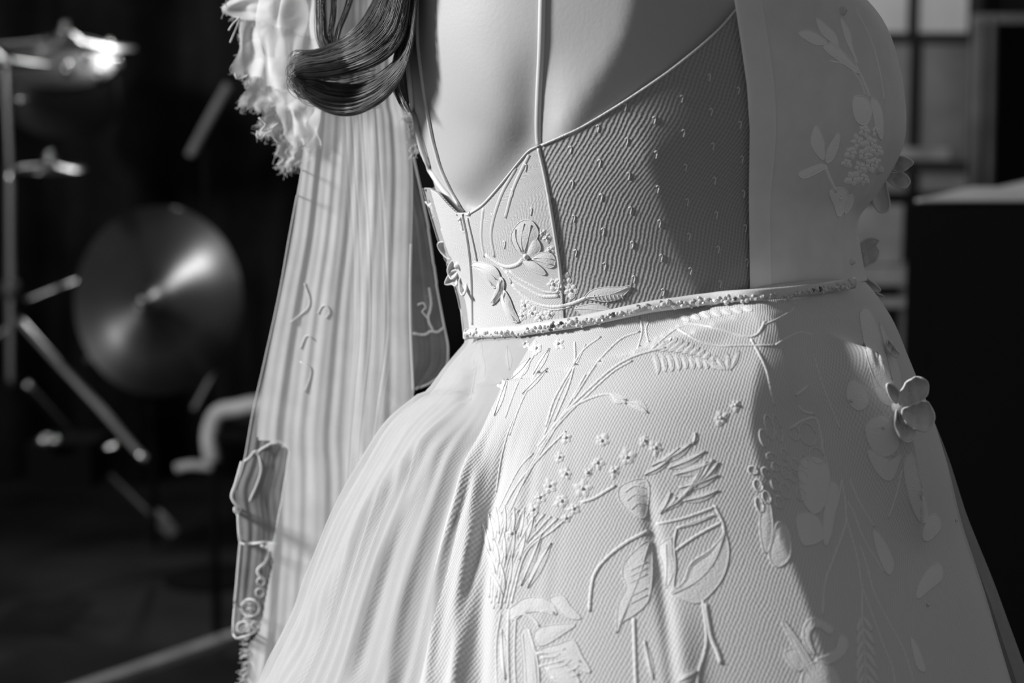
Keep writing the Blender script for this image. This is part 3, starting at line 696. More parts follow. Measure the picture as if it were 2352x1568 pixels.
# ---- embroidery on the skirt
ST = skirt_tree
STEMS = [([(1236, 1025), (1290, 956), (1350, 896), (1404, 848), (1449, 821), (1494, 806), (1530, 798)], .0012), ([(1240, 1028), (1296, 960), (1354, 903), (1408, 854), (1452, 828)], .0010),
         ([(1236, 1025), (1300, 948), (1350, 917), (1401, 905), (1440, 926)], .0012), ([(1254, 980), (1272, 920), (1305, 860), (1338, 806), (1380, 773)], .0011),
         ([(1272, 968), (1305, 890), (1320, 830), (1320, 785)], .0010), ([(1318, 915), (1338, 884), (1374, 830), (1425, 779), (1470, 761)], .0011), ([(1250, 1000), (1290, 900), (1325, 835), (1345, 790)], .0008),
         ([(1494, 806), (1530, 772), (1560, 752), (1596, 744), (1650, 755), (1715, 773), (1742, 765), (1757, 738)], .0011), ([(1557, 755), (1605, 782), (1650, 794), (1700, 793), (1780, 793)], .0010),
         ([(1725, 778), (1745, 815), (1762, 855), (1775, 920), (1780, 930)], .0010), ([(1465, 800), (1475, 760), (1470, 730)], .0009), ([(1490, 790), (1484, 755), (1492, 735)], .0008),
         ([(1780, 793), (1810, 775), (1840, 762), (1870, 770)], .0008), ([(1755, 745), (1780, 735), (1815, 715), (1825, 700)], .0008),
         ([(1489, 1219), (1438, 1246), (1393, 1282), (1366, 1318), (1357, 1360), (1354, 1404)], .0014), ([(1334, 1154), (1363, 1145), (1393, 1127), (1414, 1115)], .0013),
         ([(1554, 1213), (1600, 1200), (1644, 1180)], .0011), ([(1551, 1264), (1600, 1230), (1659, 1198)], .0011), ([(1507, 1204), (1570, 1190), (1640, 1165)], .0011), ([(1640, 1160), (1660, 1200), (1664, 1230)], .0012),
         ([(1614, 1380), (1623, 1458), (1617, 1503), (1605, 1542), (1600, 1600)], .0011), ([(1620, 1386), (1632, 1458), (1647, 1494), (1656, 1524)], .0016), ([(1456, 1419), (1458, 1490), (1462, 1600)], .0014),
         ([(1169, 1398), (1167, 1480), (1170, 1600)], .0012), ([(1200, 1455), (1206, 1520), (1210, 1600)], .0012),
         ([(1241, 1510), (1270, 1508), (1290, 1502)], .001), ([(1255, 1536), (1290, 1530), (1312, 1515)], .001), ([(1265, 1556), (1300, 1556), (1330, 1548)], .001),
         ([(1934, 1100), (1943, 1160), (1945, 1190), (1969, 1279), (1981, 1348), (2008, 1422), (2032, 1488), (2050, 1533), (2060, 1600)], .0008), ([(1951, 1100), (1975, 1154), (2008, 1210)], .0008), ([(1947, 1150), (1963, 1181), (1984, 1237), (2032, 1315)], .0008),
         ([(1945, 1190), (1940, 1213), (1916, 1279), (1895, 1339), (1889, 1413)], .0008), ([(1975, 1250), (1990, 1294), (2008, 1360), (2038, 1422), (2075, 1490), (2100, 1568)], .0008), ([(1934, 1100), (1925, 1150), (1912, 1190), (1905, 1240)], .0009),
         ([(2040, 1190), (2058, 1140), (2072, 1080)], .0007), ([(1827, 907), (1840, 900), (1856, 885)], .0010), ([(1834, 930), (1845, 945), (1870, 950)], .0012), ([(1815, 985), (1840, 968), (1872, 960), (1884, 990), (1892, 1040), (1905, 1080)], .0010),
         ([(1140, 1130), (1150, 1060), (1165, 1000), (1180, 960)], .0008), ([(1140, 1180), (1190, 1080), (1225, 1040)], .0009), ([(1868, 812), (1895, 900), (1930, 985)], .0006)]
STEMS += [(q, .0010) for q in ([(1262, 800), (1225, 870), (1195, 930), (1170, 1000)], [(1230, 810), (1190, 880), (1160, 960)], [(1300, 990), (1250, 1040), (1190, 1110), (1150, 1180)], [(1290, 960), (1230, 1060), (1170, 1170), (1140, 1260)], [(1275, 975), (1215, 1080), (1160, 1200)],
          [(1345, 860), (1300, 940), (1262, 990)], [(1232, 1500), (1266, 1498), (1300, 1490)], [(1238, 1530), (1280, 1520), (1310, 1510), (1335, 1520)], [(1280, 1548), (1310, 1540), (1332, 1528)], [(1240, 1440), (1225, 1420), (1200, 1410), (1178, 1420)], [(1275, 1410), (1262, 1400), (1240, 1405)], [(1215, 1445), (1235, 1520), (1240, 1600)], [(1185, 1420), (1182, 1500), (1186, 1600)], [(1150, 1410), (1140, 1480), (1142, 1600)])]
for k in range(11): STEMS.append(([(1124 + 5 * k, 1372 + 13 * (k % 3)), (1128 + 8 * k, 1300 - 3 * k), (1138 + 13 * k, 1195 + 4 * abs(k - 4)), (1146 + 15 * k, 1165 + 5 * abs(k - 4))], .0010))
for q, r in STEMS: stem(ST, skirt, q, r)
# open flower at the lower left
for q in ([(1160, 1408), (1178, 1392), (1205, 1374), (1240, 1372), (1268, 1388), (1278, 1412), (1242, 1404), (1205, 1408), (1180, 1424)], [(1262, 1374), (1292, 1368), (1310, 1392), (1334, 1420), (1304, 1418), (1282, 1400)], [(1226, 1462), (1238, 1442), (1280, 1434), (1322, 1434), (1296, 1454), (1258, 1478), (1238, 1482)],
          [(1242, 1492), (1280, 1480), (1316, 1470), (1338, 1508), (1356, 1544), (1318, 1532), (1280, 1510)], [(1196, 1450), (1216, 1446), (1228, 1510), (1232, 1590), (1206, 1590), (1200, 1510)], [(1246, 1530), (1286, 1524), (1322, 1548), (1330, 1580), (1280, 1570)]): outline_leaf(ST, skirt, q, True, 'thread', name='embroidered_petal')
# big leaves
outline_leaf(ST, skirt, [(1492, 1243), (1462, 1261), (1435, 1291), (1429, 1321), (1438, 1348), (1420, 1390), (1416, 1428), (1417, 1455), (1426, 1431), (1450, 1416), (1477, 1395), (1492, 1369), (1498, 1309)], True, 'thread',
             [[(1490, 1246), (1466, 1330), (1425, 1430)]] + [[(1448, 1310 + k), (1468, 1300 + k), (1486, 1290 + k)] for k in (0, 14, 28, 60, 76)])
outline_leaf(ST, skirt, [(1540, 1363), (1562, 1350), (1575, 1333), (1587, 1303), (1610, 1283), (1632, 1267), (1655, 1235), (1664, 1219), (1674, 1267), (1662, 1321), (1635, 1360), (1605, 1384), (1575, 1380)], True, 'thread', [[(1545, 1364), (1600, 1335), (1640, 1290), (1664, 1225)]])
outline_leaf(ST, skirt, [(1540, 1236), (1520, 1248), (1512, 1262), (1524, 1300), (1528, 1352), (1548, 1309), (1543, 1270)], True, 'thread', [[(1530, 1345), (1532, 1300), (1530, 1250)]])
outline_leaf(ST, skirt, [(1554, 1213), (1600, 1196), (1644, 1182), (1659, 1200), (1662, 1225), (1632, 1262), (1600, 1283), (1583, 1300), (1570, 1335), (1548, 1350), (1552, 1300), (1548, 1250)], False)
leaf(ST, skirt, (1211, 1350), (1266, 1246), 20, 0); leaf(ST, skirt, (1196, 1345), (1245, 1225), 15, 2); leaf(ST, skirt, (1160, 1560), (1153, 1445), 18)
leaf(ST, skirt, (1440, 924), (1488, 948), 22, -6); leaf(ST, skirt, (1402, 905), (1440, 918), 22, 5); leaf(ST, skirt, (1500, 1560), (1480, 1470), 14); leaf(ST, skirt, (1560, 1566), (1600, 1540), 24)
leaf(ST, skirt, (1175, 870), (1218, 822), 22, 4); leaf(ST, skirt, (1170, 850), (1165, 795), 16); leaf(ST, skirt, (1225, 860), (1262, 800), 16); leaf(ST, skirt, (1200, 905), (1258, 845), 12); leaf(ST, skirt, (1135, 955), (1165, 870), 14)
# rounded scalloped flower head
outline_leaf(ST, skirt, [(1425, 1118), (1450, 1104), (1480, 1100), (1492, 1120), (1488, 1160), (1478, 1190), (1452, 1180), (1430, 1160), (1420, 1138)], True, 'thread', [[(1440, 1150), (1460, 1135), (1484, 1140)], [(1450, 1170), (1468, 1155), (1486, 1160)], [(1436, 1130), (1460, 1115), (1484, 1122)]])
for a in np.linspace(0, 1, 9):      # wing of fan petals right of it
    b_ = (1516 + a * 90, 1180 - a * 70); t_ = (1540 + a * 110, 1130 - a * 62 + 26 * math.sin(a * 6)); leaf(ST, skirt, b_, t_, 15, 3, name='embroidered_petal')
for x0, y0, x1, y1, w in [(1520, 1060, 1590, 1015, 20), (1535, 1075, 1620, 1035, 20), (1550, 1090, 1640, 1058, 22), (1590, 1020, 1596, 992, 12), (1560, 1120, 1650, 1090, 22), (1570, 1150, 1650, 1125, 18), (1480, 1090, 1540, 1052, 14), (1496, 1070, 1560, 1028, 12)]:
    leaf(ST, skirt, (x0, y0), (x1, y1), w, 4, name='embroidered_petal')
# fern spray under the belt
for k in range(9):
    a = k / 8; bx = 1500 + 130 * a; by = 806 + 20 * a * a
    leaf(ST, skirt, (bx, by), (bx + 44 - 4 * k, by - 34 + 3 * k), 12, 3, name='embroidered_leaflet', veins=False)
    leaf(ST, skirt, (bx, by + 4), (bx + 12, by + 54 - 4 * k), 12, -3, name='embroidered_leaflet', veins=False)
for k in range(8): leaf(ST, skirt, (1655 + k * 3, 850), (1600 + k * 14, 832 - 4 * k), 9, 2, name='embroidered_leaflet', veins=False) if k % 2 else None
for k in range(7): leaf(ST, skirt, (1560 + 24 * k, 722 - 3 * k), (1585 + 24 * k, 738 - 4 * k), 11, 0, name='embroidered_leaflet', veins=False)
# fan of petals lower left
for k, (tx, ty) in enumerate([(1108, 1205), (1122, 1180), (1140, 1165), (1160, 1160), (1182, 1165), (1205, 1172), (1226, 1186), (1118, 1260), (1136, 1235), (1158, 1222), (1182, 1218), (1208, 1226), (1126, 1310), (1150, 1290), (1176, 1278)]):
    d = np.array([tx - 1168.0, ty - 1390]); d = d / np.hypot(*d); leaf(ST, skirt, np.array([tx, ty]) - d * 62, (tx, ty), 17, 3, name='embroidered_petal')
# blossoms scattered along the branch
for c, r in (((1440, 1050), 20), ((1372, 1062), 15), ((1338, 1122), 20), ((1262, 1116), 17), ((1382, 1012), 17), ((1300, 1088), 15), ((1410, 1082), 14), ((1290, 1150), 18), ((1240, 1142), 14), ((1318, 1168), 15), ((1505, 1028), 16), ((1480, 1012), 13), ((1350, 1085), 12), ((1225, 1170), 14), ((1285, 1050), 12), ((1300, 1190), 12), ((1175, 1225), 13), ((1150, 880), 14), ((1232, 800), 15), ((1282, 790), 13), ((1205, 790), 12), ((1300, 1005), 12), ((1655, 960), 18), ((1690, 930), 14)):
    blossom(ST, skirt, c, r, rng.uniform(0, 6))
# scale-petalled flower in the shade
for X, Y_, w, h in [(690, 1090, 26, 20), (790, 1080, 20, 34), (860, 925, 26, 40), (955, 930, 46, 62), (1020, 1085, 40, 44), (930, 1130, 22, 40), (862, 1150, 22, 36), (800, 1205, 24, 38), (725, 1165, 22, 26), (650, 1205, 20, 28), (562, 1190, 26, 24), (600, 1300, 24, 34), (722, 1290, 22, 40), (795, 1340, 24, 44), (850, 1240, 20, 32), (920, 1240, 24, 40), (660, 1385, 22, 36), (748, 1420, 24, 34), (905, 1365, 24, 36), (680, 880, 22, 70), (740, 890, 20, 76), (640, 960, 22, 50), (610, 1440, 20, 44)]:
    x = 1550 + X / 3.136; y = 700 + Y_ / 3.136; w *= .42; h *= .42
    th = np.linspace(0, 2 * math.pi, 12, endpoint=False); pts = [(x + w * math.cos(t) + .25 * h * math.sin(t), y + h * math.sin(t)) for t in th]
    outline_leaf(ST, skirt, pts, False, name='embroidered_petal_outline')
for q in [[(1810, 1285), (1816, 1250), (1806, 1210), (1785, 1200), (1775, 1240), (1766, 1278), (1784, 1302)], [(1765, 1150), (1745, 1190), (1752, 1262), (1766, 1262), (1775, 1210)], [(1838, 1060), (1880, 1050), (1905, 1085), (1898, 1150), (1870, 1180), (1840, 1140)],
          [(1828, 1190), (1850, 1175), (1880, 1190), (1890, 1235), (1860, 1252), (1840, 1245)], [(1905, 1110), (1925, 1120), (1918, 1180), (1905, 1240), (1893, 1252), (1890, 1200)],
          [(2157, 1291), (2128, 1309), (2107, 1348), (2107, 1375), (2134, 1354), (2163, 1327)], [(2130, 1190), (2152, 1180), (2160, 1210), (2135, 1240), (2118, 1235)], [(1885, 1300), (1990, 1320), (2040, 1350), (2030, 1400), (2010, 1380)] if False else [(2005, 1215), (2030, 1240), (2052, 1290), (2040, 1320), (2015, 1270)],
          [(1960, 871), (1945, 891), (1949, 923), (1974, 942), (1996, 923), (1987, 891)], [(1987, 980), (1996, 1019), (2012, 1040), (2038, 1047), (2063, 1025), (2057, 987), (2035, 955), (2006, 958)], [(1993, 1030), (2005, 1070), (2030, 1100), (2052, 1095), (2070, 1040), (2045, 1055)],
          [(2000, 862), (2030, 900), (2050, 930), (2028, 925), (2010, 900)], [(1980, 764), (1975, 720), (1990, 705), (2009, 732), (2028, 796), (2044, 860), (2050, 905), (2030, 900), (2012, 878), (1993, 827)], [(2020, 740), (2045, 790), (2065, 850), (2070, 900), (2056, 900), (2040, 830)],
          [(2075, 1070), (2095, 1040), (2110, 1090), (2130, 1180), (2115, 1200), (2090, 1150)], [(1840, 1560), (1870, 1520), (1920, 1540), (1925, 1600), (1860, 1610)], [(1800, 1500), (1830, 1490), (1850, 1520), (1830, 1540)], [(2090, 1460), (2110, 1490), (2125, 1540), (2105, 1530)]]:
    outline_leaf(ST, skirt, q, True, 'thread')
for q in ([(1862, 1420), (1846, 1440), (1845, 1470), (1856, 1494), (1870, 1502), (1862, 1478), (1860, 1452), (1870, 1434)], [(1866, 1420), (1890, 1426), (1912, 1440), (1906, 1456), (1884, 1442), (1864, 1436)], [(1928, 1458), (1944, 1464), (1946, 1486), (1930, 1510), (1902, 1524), (1874, 1516), (1900, 1504), (1920, 1488)], [(1795, 1426), (1812, 1440), (1852, 1500), (1878, 1556), (1862, 1556), (1830, 1500)]): outline_leaf(ST, skirt, q, True, 'thread', name='embroidered_petal')
for k in range(7):      # narrow fern at the bottom right
    y = 1415 + k * 26; x = 1981 + k * .8; h = 18 + 3 * k
    leaf(ST, skirt, (x, y), (x - 12 - 1.5 * k, y + h + 20), 9, 2, name='embroidered_leaflet', veins=False); leaf(ST, skirt, (x, y), (x + 22 + 3 * k, y + h + 18), 9, -2, name='embroidered_leaflet', veins=False)
stem(ST, skirt, [(1981, 1348), (1980, 1420), (1986, 1500), (1990, 1600)], .0008)
# hanging leaves at the centre back
for b_, t_, w in (((1098, 800), (1086, 850), 20), ((1100, 805), (1112, 868), 20), ((1096, 770), (1108, 815), 13)): leaf(ST, skirt, b_, t_, w, 2, 'satin', 'hanging_leaf', False)
stem(ST, skirt, [(1098, 790), (1092, 850), (1080, 920)], .0007)
# cloth flower on the right edge of the skirt
fm4 = MB(); p, nn = hit(ST, 2062, 935); fm4.lathe([(.0002, .004), (.003, .003), (.004, 0)], p, nn, 12)
f4 = fm4.build('flower_applique', M['thread'], dress); yb = Yon(ST, 2060, 930, -.004)
free_petal(f4, [(2066, 926), (2072, 892), (2092, 868), (2112, 866), (2128, 880), (2125, 904), (2108, 925), (2084, 938)], yb, (0, -1, 0), .004, base=(2066, 930), cup=.006, tilt=-.4)
free_petal(f4, [(2074, 942), (2098, 928), (2124, 920), (2140, 945), (2137, 972), (2118, 988), (2090, 978), (2076, 962)], yb - .004, (0, -1, 0), .004, base=(2072, 946), cup=.006, tilt=-.4)
free_petal(f4, [(2060, 940), (2072, 966), (2098, 984), (2086, 1010), (2066, 1004), (2056, 972)], yb - .002, (0, -1, 0), .004, base=(2060, 940), cup=.005, tilt=-.4)
free_petal(f4, [(2058, 925), (2040, 905), (2032, 880), (2050, 884), (2064, 902)], yb, (0, -1, 0), .006, base=(2060, 930), cup=.003, tilt=-.4)
free_petal(f4, [(2055, 800), (2062, 812), (2052, 818), (2038, 800), (2040, 780)], Yon(ST, 2030, 800, -.002), (0, -1, 0), .004, base=(2036, 785), cup=.002, tilt=-.4)

# ---- embroidery on the front overlay
FT = front_tree
for q in [[(1875, 288), (1862, 320), (1869, 345), (1891, 368), (1893, 340), (1891, 320)], [(1926, 304), (1900, 345), (1897, 374), (1913, 364), (1926, 332)], [(1833, 400), (1849, 409), (1894, 387), (1888, 377), (1856, 387)],
          [(1875, 42), (1885, 75), (1907, 96), (1925, 112), (1920, 80), (1900, 60)], [(1833, 77), (1855, 70), (1880, 80), (1900, 99), (1870, 102)], [(1890, 110), (1915, 100), (1950, 135), (1975, 170), (1940, 150)], [(1930, 40), (1950, 70), (1958, 110), (1972, 150), (1950, 110), (1938, 80)],
          [(1962, 222), (1958, 250), (1968, 280), (1990, 285), (2002, 255), (1990, 225)], [(2000, 225), (2018, 235), (2028, 270), (2026, 320), (2012, 300), (2004, 260)], [(1905, 440), (1930, 430), (1948, 445), (1940, 480), (1925, 498), (1915, 470)], [(1948, 450), (1962, 452), (1955, 475), (1938, 492)]]:
    outline_leaf(FT, front, q, True, 'bright_thread')
for q, r in (([(1894, 380), (1905, 410), (1920, 440)], .0016), ([(1920, 128), (1968, 160), (1990, 200), (1998, 225)], .0011), ([(1905, 140), (1945, 150), (1975, 185), (1988, 220)], .0008), ([(1958, 120), (1975, 170), (2000, 230)], .0008), ([(1965, 20), (2000, 90), (2020, 160), (2032, 230)], .0008)): stem(FT, front, q, r, mat='bright_thread')
for c, r in (((1985, 300), 14), ((1970, 325), 15), ((2000, 330), 17), ((2015, 345), 16), ((1955, 350), 15), ((1985, 355), 16), ((1975, 385), 15), ((2000, 378), 17), ((1960, 410), 18), ((1985, 410), 14), ((2010, 372), 12), ((1945, 375), 12), ((1930, 455), 12), ((2012, 300), 12)):
    blossom(FT, front, c, r, rng.uniform(0, 6), mat='bright_thread')
fm5 = MB(); p, nn = hit(FT, 2020, 390); fm5.lathe([(.0002, .003), (.002, .002), (.003, 0)], p, nn, 10)
f5 = fm5.build('flower_applique', M['thread'], dress)
for ol, bs in (([(2030, 372), (2040, 358), (2062, 362), (2074, 374), (2066, 388), (2052, 396), (2034, 392)], (2028, 380)), ([(2034, 392), (2056, 394), (2068, 408), (2066, 422), (2052, 432), (2036, 418)], (2028, 392)),
               ([(2026, 400), (2034, 430), (2031, 462), (2020, 482), (2000, 487), (1990, 476), (1992, 458), (2004, 440), (2014, 415)], (2026, 400)), ([(2030, 345), (2040, 330), (2050, 338), (2051, 356), (2040, 362)], (2028, 360))):
    free_petal(f5, ol, -.022, (.3, -1, 0), .012, base=bs)
fm6 = MB(); p, nn = hit(FT, 1955, 600); fm6.lathe([(.0002, .003), (.002, .002), (.0025, 0)], p, nn, 10)
f6 = fm6.build('flower_applique', M['thread'], dress)
for ol, bs in (([(1960, 600), (1958, 578), (1970, 557), (1988, 546), (2006, 552), (2000, 562), (2010, 578), (2002, 600), (1984, 612), (1972, 625)], (1960, 605)), ([(1966, 625), (1990, 640), (2008, 662), (2000, 668), (1980, 654), (1964, 640)], (1966, 628)),
               ([(1968, 645), (1990, 662), (2017, 680), (2002, 680), (1980, 672)], (1968, 645)), ([(1942, 520), (1956, 548), (1962, 590), (1954, 630), (1946, 590)], (1944, 525))):
    free_petal(f6, ol, -.018, (.3, -1, 0), .008, base=bs, cup=.003)
MB().tube(catmull([P(1937, 514, -.02), P(1950, 529, -.025), P(1972, 542, -.03)], 10), .0010, 6).build('wire_stamen', M['thread'], f6)
fm7 = MB(); p, nn = hit(FT, 1935, 25); fm7.lathe([(.0002, .003), (.002, .002), (.003, 0)], p, nn, 10)
f7 = fm7.build('flower_applique', M['thread'], dress)
free_petal(f7, [(1905, -10), (1935, -6), (1950, 12), (1955, 32), (1984, 48), (1987, 64), (1974, 74), (1950, 58), (1925, 25)], -.012, (.3, -1, 0), .008, base=(1905, 0))
# single sequins caught on the skirt
for x, y in [(2195, 1195), (2130, 1389), (2082, 912), (2028, 982), (1955, 920)]:
    p, nn = hit(ST, x, y, -.02); MB().lathe([(.0001, .0012), (.0008, .0008), (.001, 0)], p + nn * .0004, nn, 8).build('sequin', M['crystal'], skirt)

# ------------------------------------------------------------------ hair
def HD(x):
    t = float(np.clip((962 - x) / 190, 0, 1)); return .066 * t * t * (3 - 2 * t) - .004
def strands(families, n_each, Y0, name, rr=(.00010, .00024), jitter=1.0):
    for guides, n, Yc, nm in families:
        m_ = MB(); G = [catmull(g, 34) for g in guides]
        for k in range(n):
            u = rng.random() * (len(G) - 1); i = min(int(u), len(G) - 2); f = u - i
            c = G[i] * (1 - f) + G[i + 1] * f
            c = c + rng.normal(0, 1.2 * jitter if n > 75 else 5.0, 2) + np.stack([np.sin(np.linspace(0, 5, 34) + rng.uniform(0, 6)), np.cos(np.linspace(0, 6, 34) + rng.uniform(0, 6))], 1) * rng.uniform(0, 2.0)
            if rng.random() < .5: c = catmull(c[:rng.integers(24, 34)], 34)
            dep = Yc + .012 * (abs(u / (len(G) - 1) - .5) * 2) ** 2 + rng.uniform(-.003, .016)
            pts = np.array([P(x, y, dep + HD(x) + .004 * math.sin(j * .13 + k)) for j, (x, y) in enumerate(c)])
            r = rng.uniform(*rr); m_.tube(pts, r * np.r_[np.full(28, 1.0), np.linspace(1, .3, 6)], 4, False)
        o = m_.build(nm, M['hair'], person); o['kind'] = 'stuff'; o['label'] = 'dark wavy hair falling down the back, ends curled under'
A1 = [(880, -40), (835, 40), (790, 85), (735, 112), (700, 118), (684, 130), (679, 148), (694, 164)]
A2 = [(920, -40), (890, 60), (830, 115), (760, 140), (700, 150), (676, 160), (670, 176), (690, 192)]
A3 = [(950, -40), (930, 80), (880, 140), (800, 172), (730, 182), (680, 178), (674, 192), (700, 206)]
B1 = [(955, -40), (938, 90), (900, 150), (830, 190), (760, 190), (700, 178), (680, 190), (690, 215), (720, 235)]
B2 = [(960, -40), (942, 110), (915, 175), (860, 230), (800, 255), (745, 250), (705, 225), (685, 195), (700, 180), (740, 190), (760, 205)]
B3 = [(950, 40), (935, 140), (895, 215), (830, 258), (770, 262), (715, 235), (695, 205), (710, 195), (735, 205)]
C1 = [(726, -40), (726, 40), (730, 90), (750, 120), (800, 120)]; C2 = [(745, -40), (748, 40), (752, 85), (775, 112), (820, 110)]
D1 = [(762, -40), (760, 30), (756, 80), (765, 110)]; D2 = [(772, -40), (770, 30), (764, 80), (775, 112)]
E1 = [(805, -40), (790, 20), (772, 70), (765, 105)]; E2 = [(822, -40), (803, 20), (785, 65), (775, 105)]
F1 = [(930, 60), (906, 130), (900, 190), (915, 232), (930, 256)]; F2 = [(950, 60), (922, 130), (925, 190), (935, 230), (945, 258)]
G1 = [(948, -40), (948, 60), (960, 160), (985, 260), (1000, 330)]; G2 = [(953, -40), (956, 60), (968, 160), (992, 260), (1008, 335)]
H1 = [(686, 80), (680, 110), (690, 140), (720, 150)]; H2 = [(700, 80), (695, 108), (705, 130), (735, 140)]
W1 = [(800, 90), (720, 120), (684, 118), (668, 138), (676, 165)]; W2 = [(820, 130), (740, 150), (680, 148), (662, 168), (680, 196), (720, 190)]; W3 = [(860, 180), (780, 200), (700, 190), (676, 214), (700, 240), (760, 246)]
strands([((A1, A2, A3), 900, -.085, 'hair_lock'), ((B1, B2, B3), 800, -.075, 'hair_lock'), ((C1, C2), 160, -.07, 'hair_lock'), ((D1, D2), 90, -.07, 'hair_lock'),
         ((E1, E2), 90, -.068, 'hair_lock'), ((F1, F2), 240, -.062, 'hair_lock'), ((W1, W2, W3), 70, -.08, 'hair_lock')], 0, 0, 'hair_lock')
# solid core of the curled lock so no light leaks through
def core(poly_a, poly_b, Yc, th):
    a = catmull(poly_a, 30); b_ = catmull(poly_b, 30); rows = []
    for i in range(30):
        rr = []
        for t in np.linspace(0, 2 * math.pi, 16, endpoint=False):
            f = .5 - .46 * math.cos(t); q = a[i] * (1 - f) + b_[i] * f; e = math.sin(math.pi * (i + .6) / 31) ** .4
            rr.append(P(q[0], q[1], Yc + HD(q[0]) + th * math.sin(t) * e))
        rows.append(rr)
    return MB().grid(np.array(rows), True)
core(A1[:5], A3[:5], -.052, .006).build('hair_lock', M['hair'], person); core(B1[:6], B3[:6] , -.044, .006).build('hair_lock', M['hair'], person); core(F1, F2, -.050, .003).build('hair_lock', M['hair'], person)
# hair on the head, above the picture
top = skin_grid[0].mean(0); th = np.linspace(0, math.pi * .62, 16); ph = np.linspace(0, 2 * math.pi, 36, endpoint=False)
hc = np.array([[top + np.array([.03 + .108 * math.sin(a) * math.cos(q), .088 * math.sin(a) * math.sin(q), .27 + .125 * math.cos(a)]) for q in ph] for a in th])
MB().grid(hc, True).build('hair_cap', M['hair'], person)
m_ = MB()
for k in range(60):
    a = k / 300 if k < 18 else .6 + (k - 18) / 105; st = top + np.array([-.06 + .03 * rng.random(), -.03 + .05 * rng.random(), .2]); en = P(740 + 210 * a, -38, -.065 + HD(740 + 210 * a) + .02 * rng.random())
    m_.tube(catmull([st, (st + en) / 2 + [-.03, -.01, .02], en, P(742 + 206 * a, -6, en[1] + .002)], 14), .0020, 5)
o = m_.build('hair_length', M['hair'], person); o['kind'] = 'stuff'

# ------------------------------------------------------------------ veil
veil = empty('bridal_veil', (-.12, .02, .5)); tag(veil, 'long sheer tulle veil with ruffled edge and lace trim hanging behind the bride', 'veil')
def sheet(lr, rr, Y0, pleats, amp, n=90, m=70, seed=0, ragged=0.0, tilt=.34):
    a = catmull(lr, n); b_ = catmull(rr, n); g = np.zeros((n, m, 3)); r_ = np.random.default_rng(seed)
    ph = r_.uniform(0, 6, 4); u = np.linspace(0, 1, m)
    for i in range(n):
        v = i / (n - 1); f = v
        dy = amp * (.5 + .6 * v) * (np.sin(u * pleats * 6.283 + ph[0] + .6 * math.sin(v * 4)) + .5 * np.sin(u * pleats * 2.3 * 6.283 + ph[1]) + .3 * np.sin(u * pleats * 4.1 * 6.283 + ph[2]))
        for j in range(m):
            q = a[i] * (1 - u[j]) + b_[i] * u[j]
            yy = q[1] + (ragged * r_.normal() if i == n - 1 else 0)
            g[i, j] = P(q[0], yy, Y0 + dy[j] - tilt * ((q[0] - 800) * .0003))
    return MB().grid(g)
VB = .055
def trim(m_, keep):
    v = m_.v[0]; x, y = proj(v); f = [q for q in m_.f if keep(x[list(q)].mean(), y[list(q)].mean())]
    used = sorted({i for q in f for i in q}); mp = {k: i for i, k in enumerate(used)}
    return MB().add(v[used], [tuple(mp[i] for i in q) for q in f])
v1_full = sheet([(760, -420), (730, -100), (712, 200), (700, 320), (690, 400), (672, 540), (648, 660), (620, 800), (598, 930), (590, 1000), (588, 1130), (585, 1240), (580, 1330), (575, 1440), (570, 1520), (556, 1620)],
           [(960, -420), (925, -100), (925, 200), (938, 280), (948, 400), (946, 560), (944, 700), (948, 820), (950, 900), (950, 960), (950, 1030), (960, 1100), (960, 1240), (940, 1330), (920, 1440), (880, 1520), (840, 1620)], VB, 3.2, .0009, 300, 200, 1)
CUT = np.array([(1006, 590), (1018, 630), (1024, 650), (1032, 664), (1060, 662), (1130, 652), (1240, 630), (1252, 606), (1268, 622), (1290, 628), (1330, 618), (1400, 606), (1450, 596), (1480, 570)], float)
v1 = trim(v1_full, lambda x, y: x > np.interp(y, CUT[:, 0], CUT[:, 1]) or y < 985 or y > 1480)
v1.build('veil_panel', M['veil_dense'], veil)
v2 = sheet([(706, 260), (693, 390), (665, 540), (640, 680), (605, 840), (580, 950), (560, 1060), (538, 1125), (550, 1200), (550, 1250), (543, 1330), (535, 1455)],
           [(860, 260), (860, 390), (860, 540), (860, 680), (850, 840), (850, 950), (850, 1060), (850, 1125), (840, 1200), (830, 1250), (820, 1330), (760, 1445)], VB + .018, 3.6, .0018, 100, 120, 2)
v2.build('veil_panel', M['veil_thin'], veil)
v3 = sheet([(900, 240), (905, 400), (910, 520), (915, 640), (918, 740), (925, 800), (930, 860), (935, 902)], [(935, 260), (955, 410), (985, 525), (1003, 650), (1022, 750), (1032, 800), (1024, 850), (960, 893)], VB + .02, 2.2, .0014, 90, 60, 3)
v3.build('veil_panel', M['veil_thin'], veil)
v4 = sheet([(780, 250), (790, 400), (800, 560), (800, 760), (790, 930), (780, 1100), (770, 1300)], [(880, 250), (890, 400), (900, 560), (905, 760), (880, 930), (865, 1040), (850, 1300)], VB - .012, 3.0, .0012, 90, 70, 4)
v4.build('veil_panel', M['veil_thin'], veil)
vt = bvh_of([v2, v3])
def vcord(pts, r=.0009, nm='lace_edge', tree=None): return cord_px(tree or vt, pts, r * (.45 if nm == 'lace_sprig' else .75), .0006, 5, 6, Y=VB).build(nm, M['thread'], veil)
vcord([(706, 290), (693, 390), (666, 540), (641, 680), (606, 840), (581, 950), (561, 1060), (540, 1122)], .0006, 'veil_hem')
vcord([(950, 360), (985, 525), (1003, 650), (1021, 748), (1030, 800), (1022, 848), (990, 878), (955, 893)], .0013)
vcord([(950, 765), (975, 768), (990, 760), (1005, 762), (1018, 752)], .0014); vcord([(985, 660), (990, 700), (985, 730), (995, 760)], .0012); vcord([(960, 700), (972, 695), (980, 705), (970, 715), (985, 730)], .001)
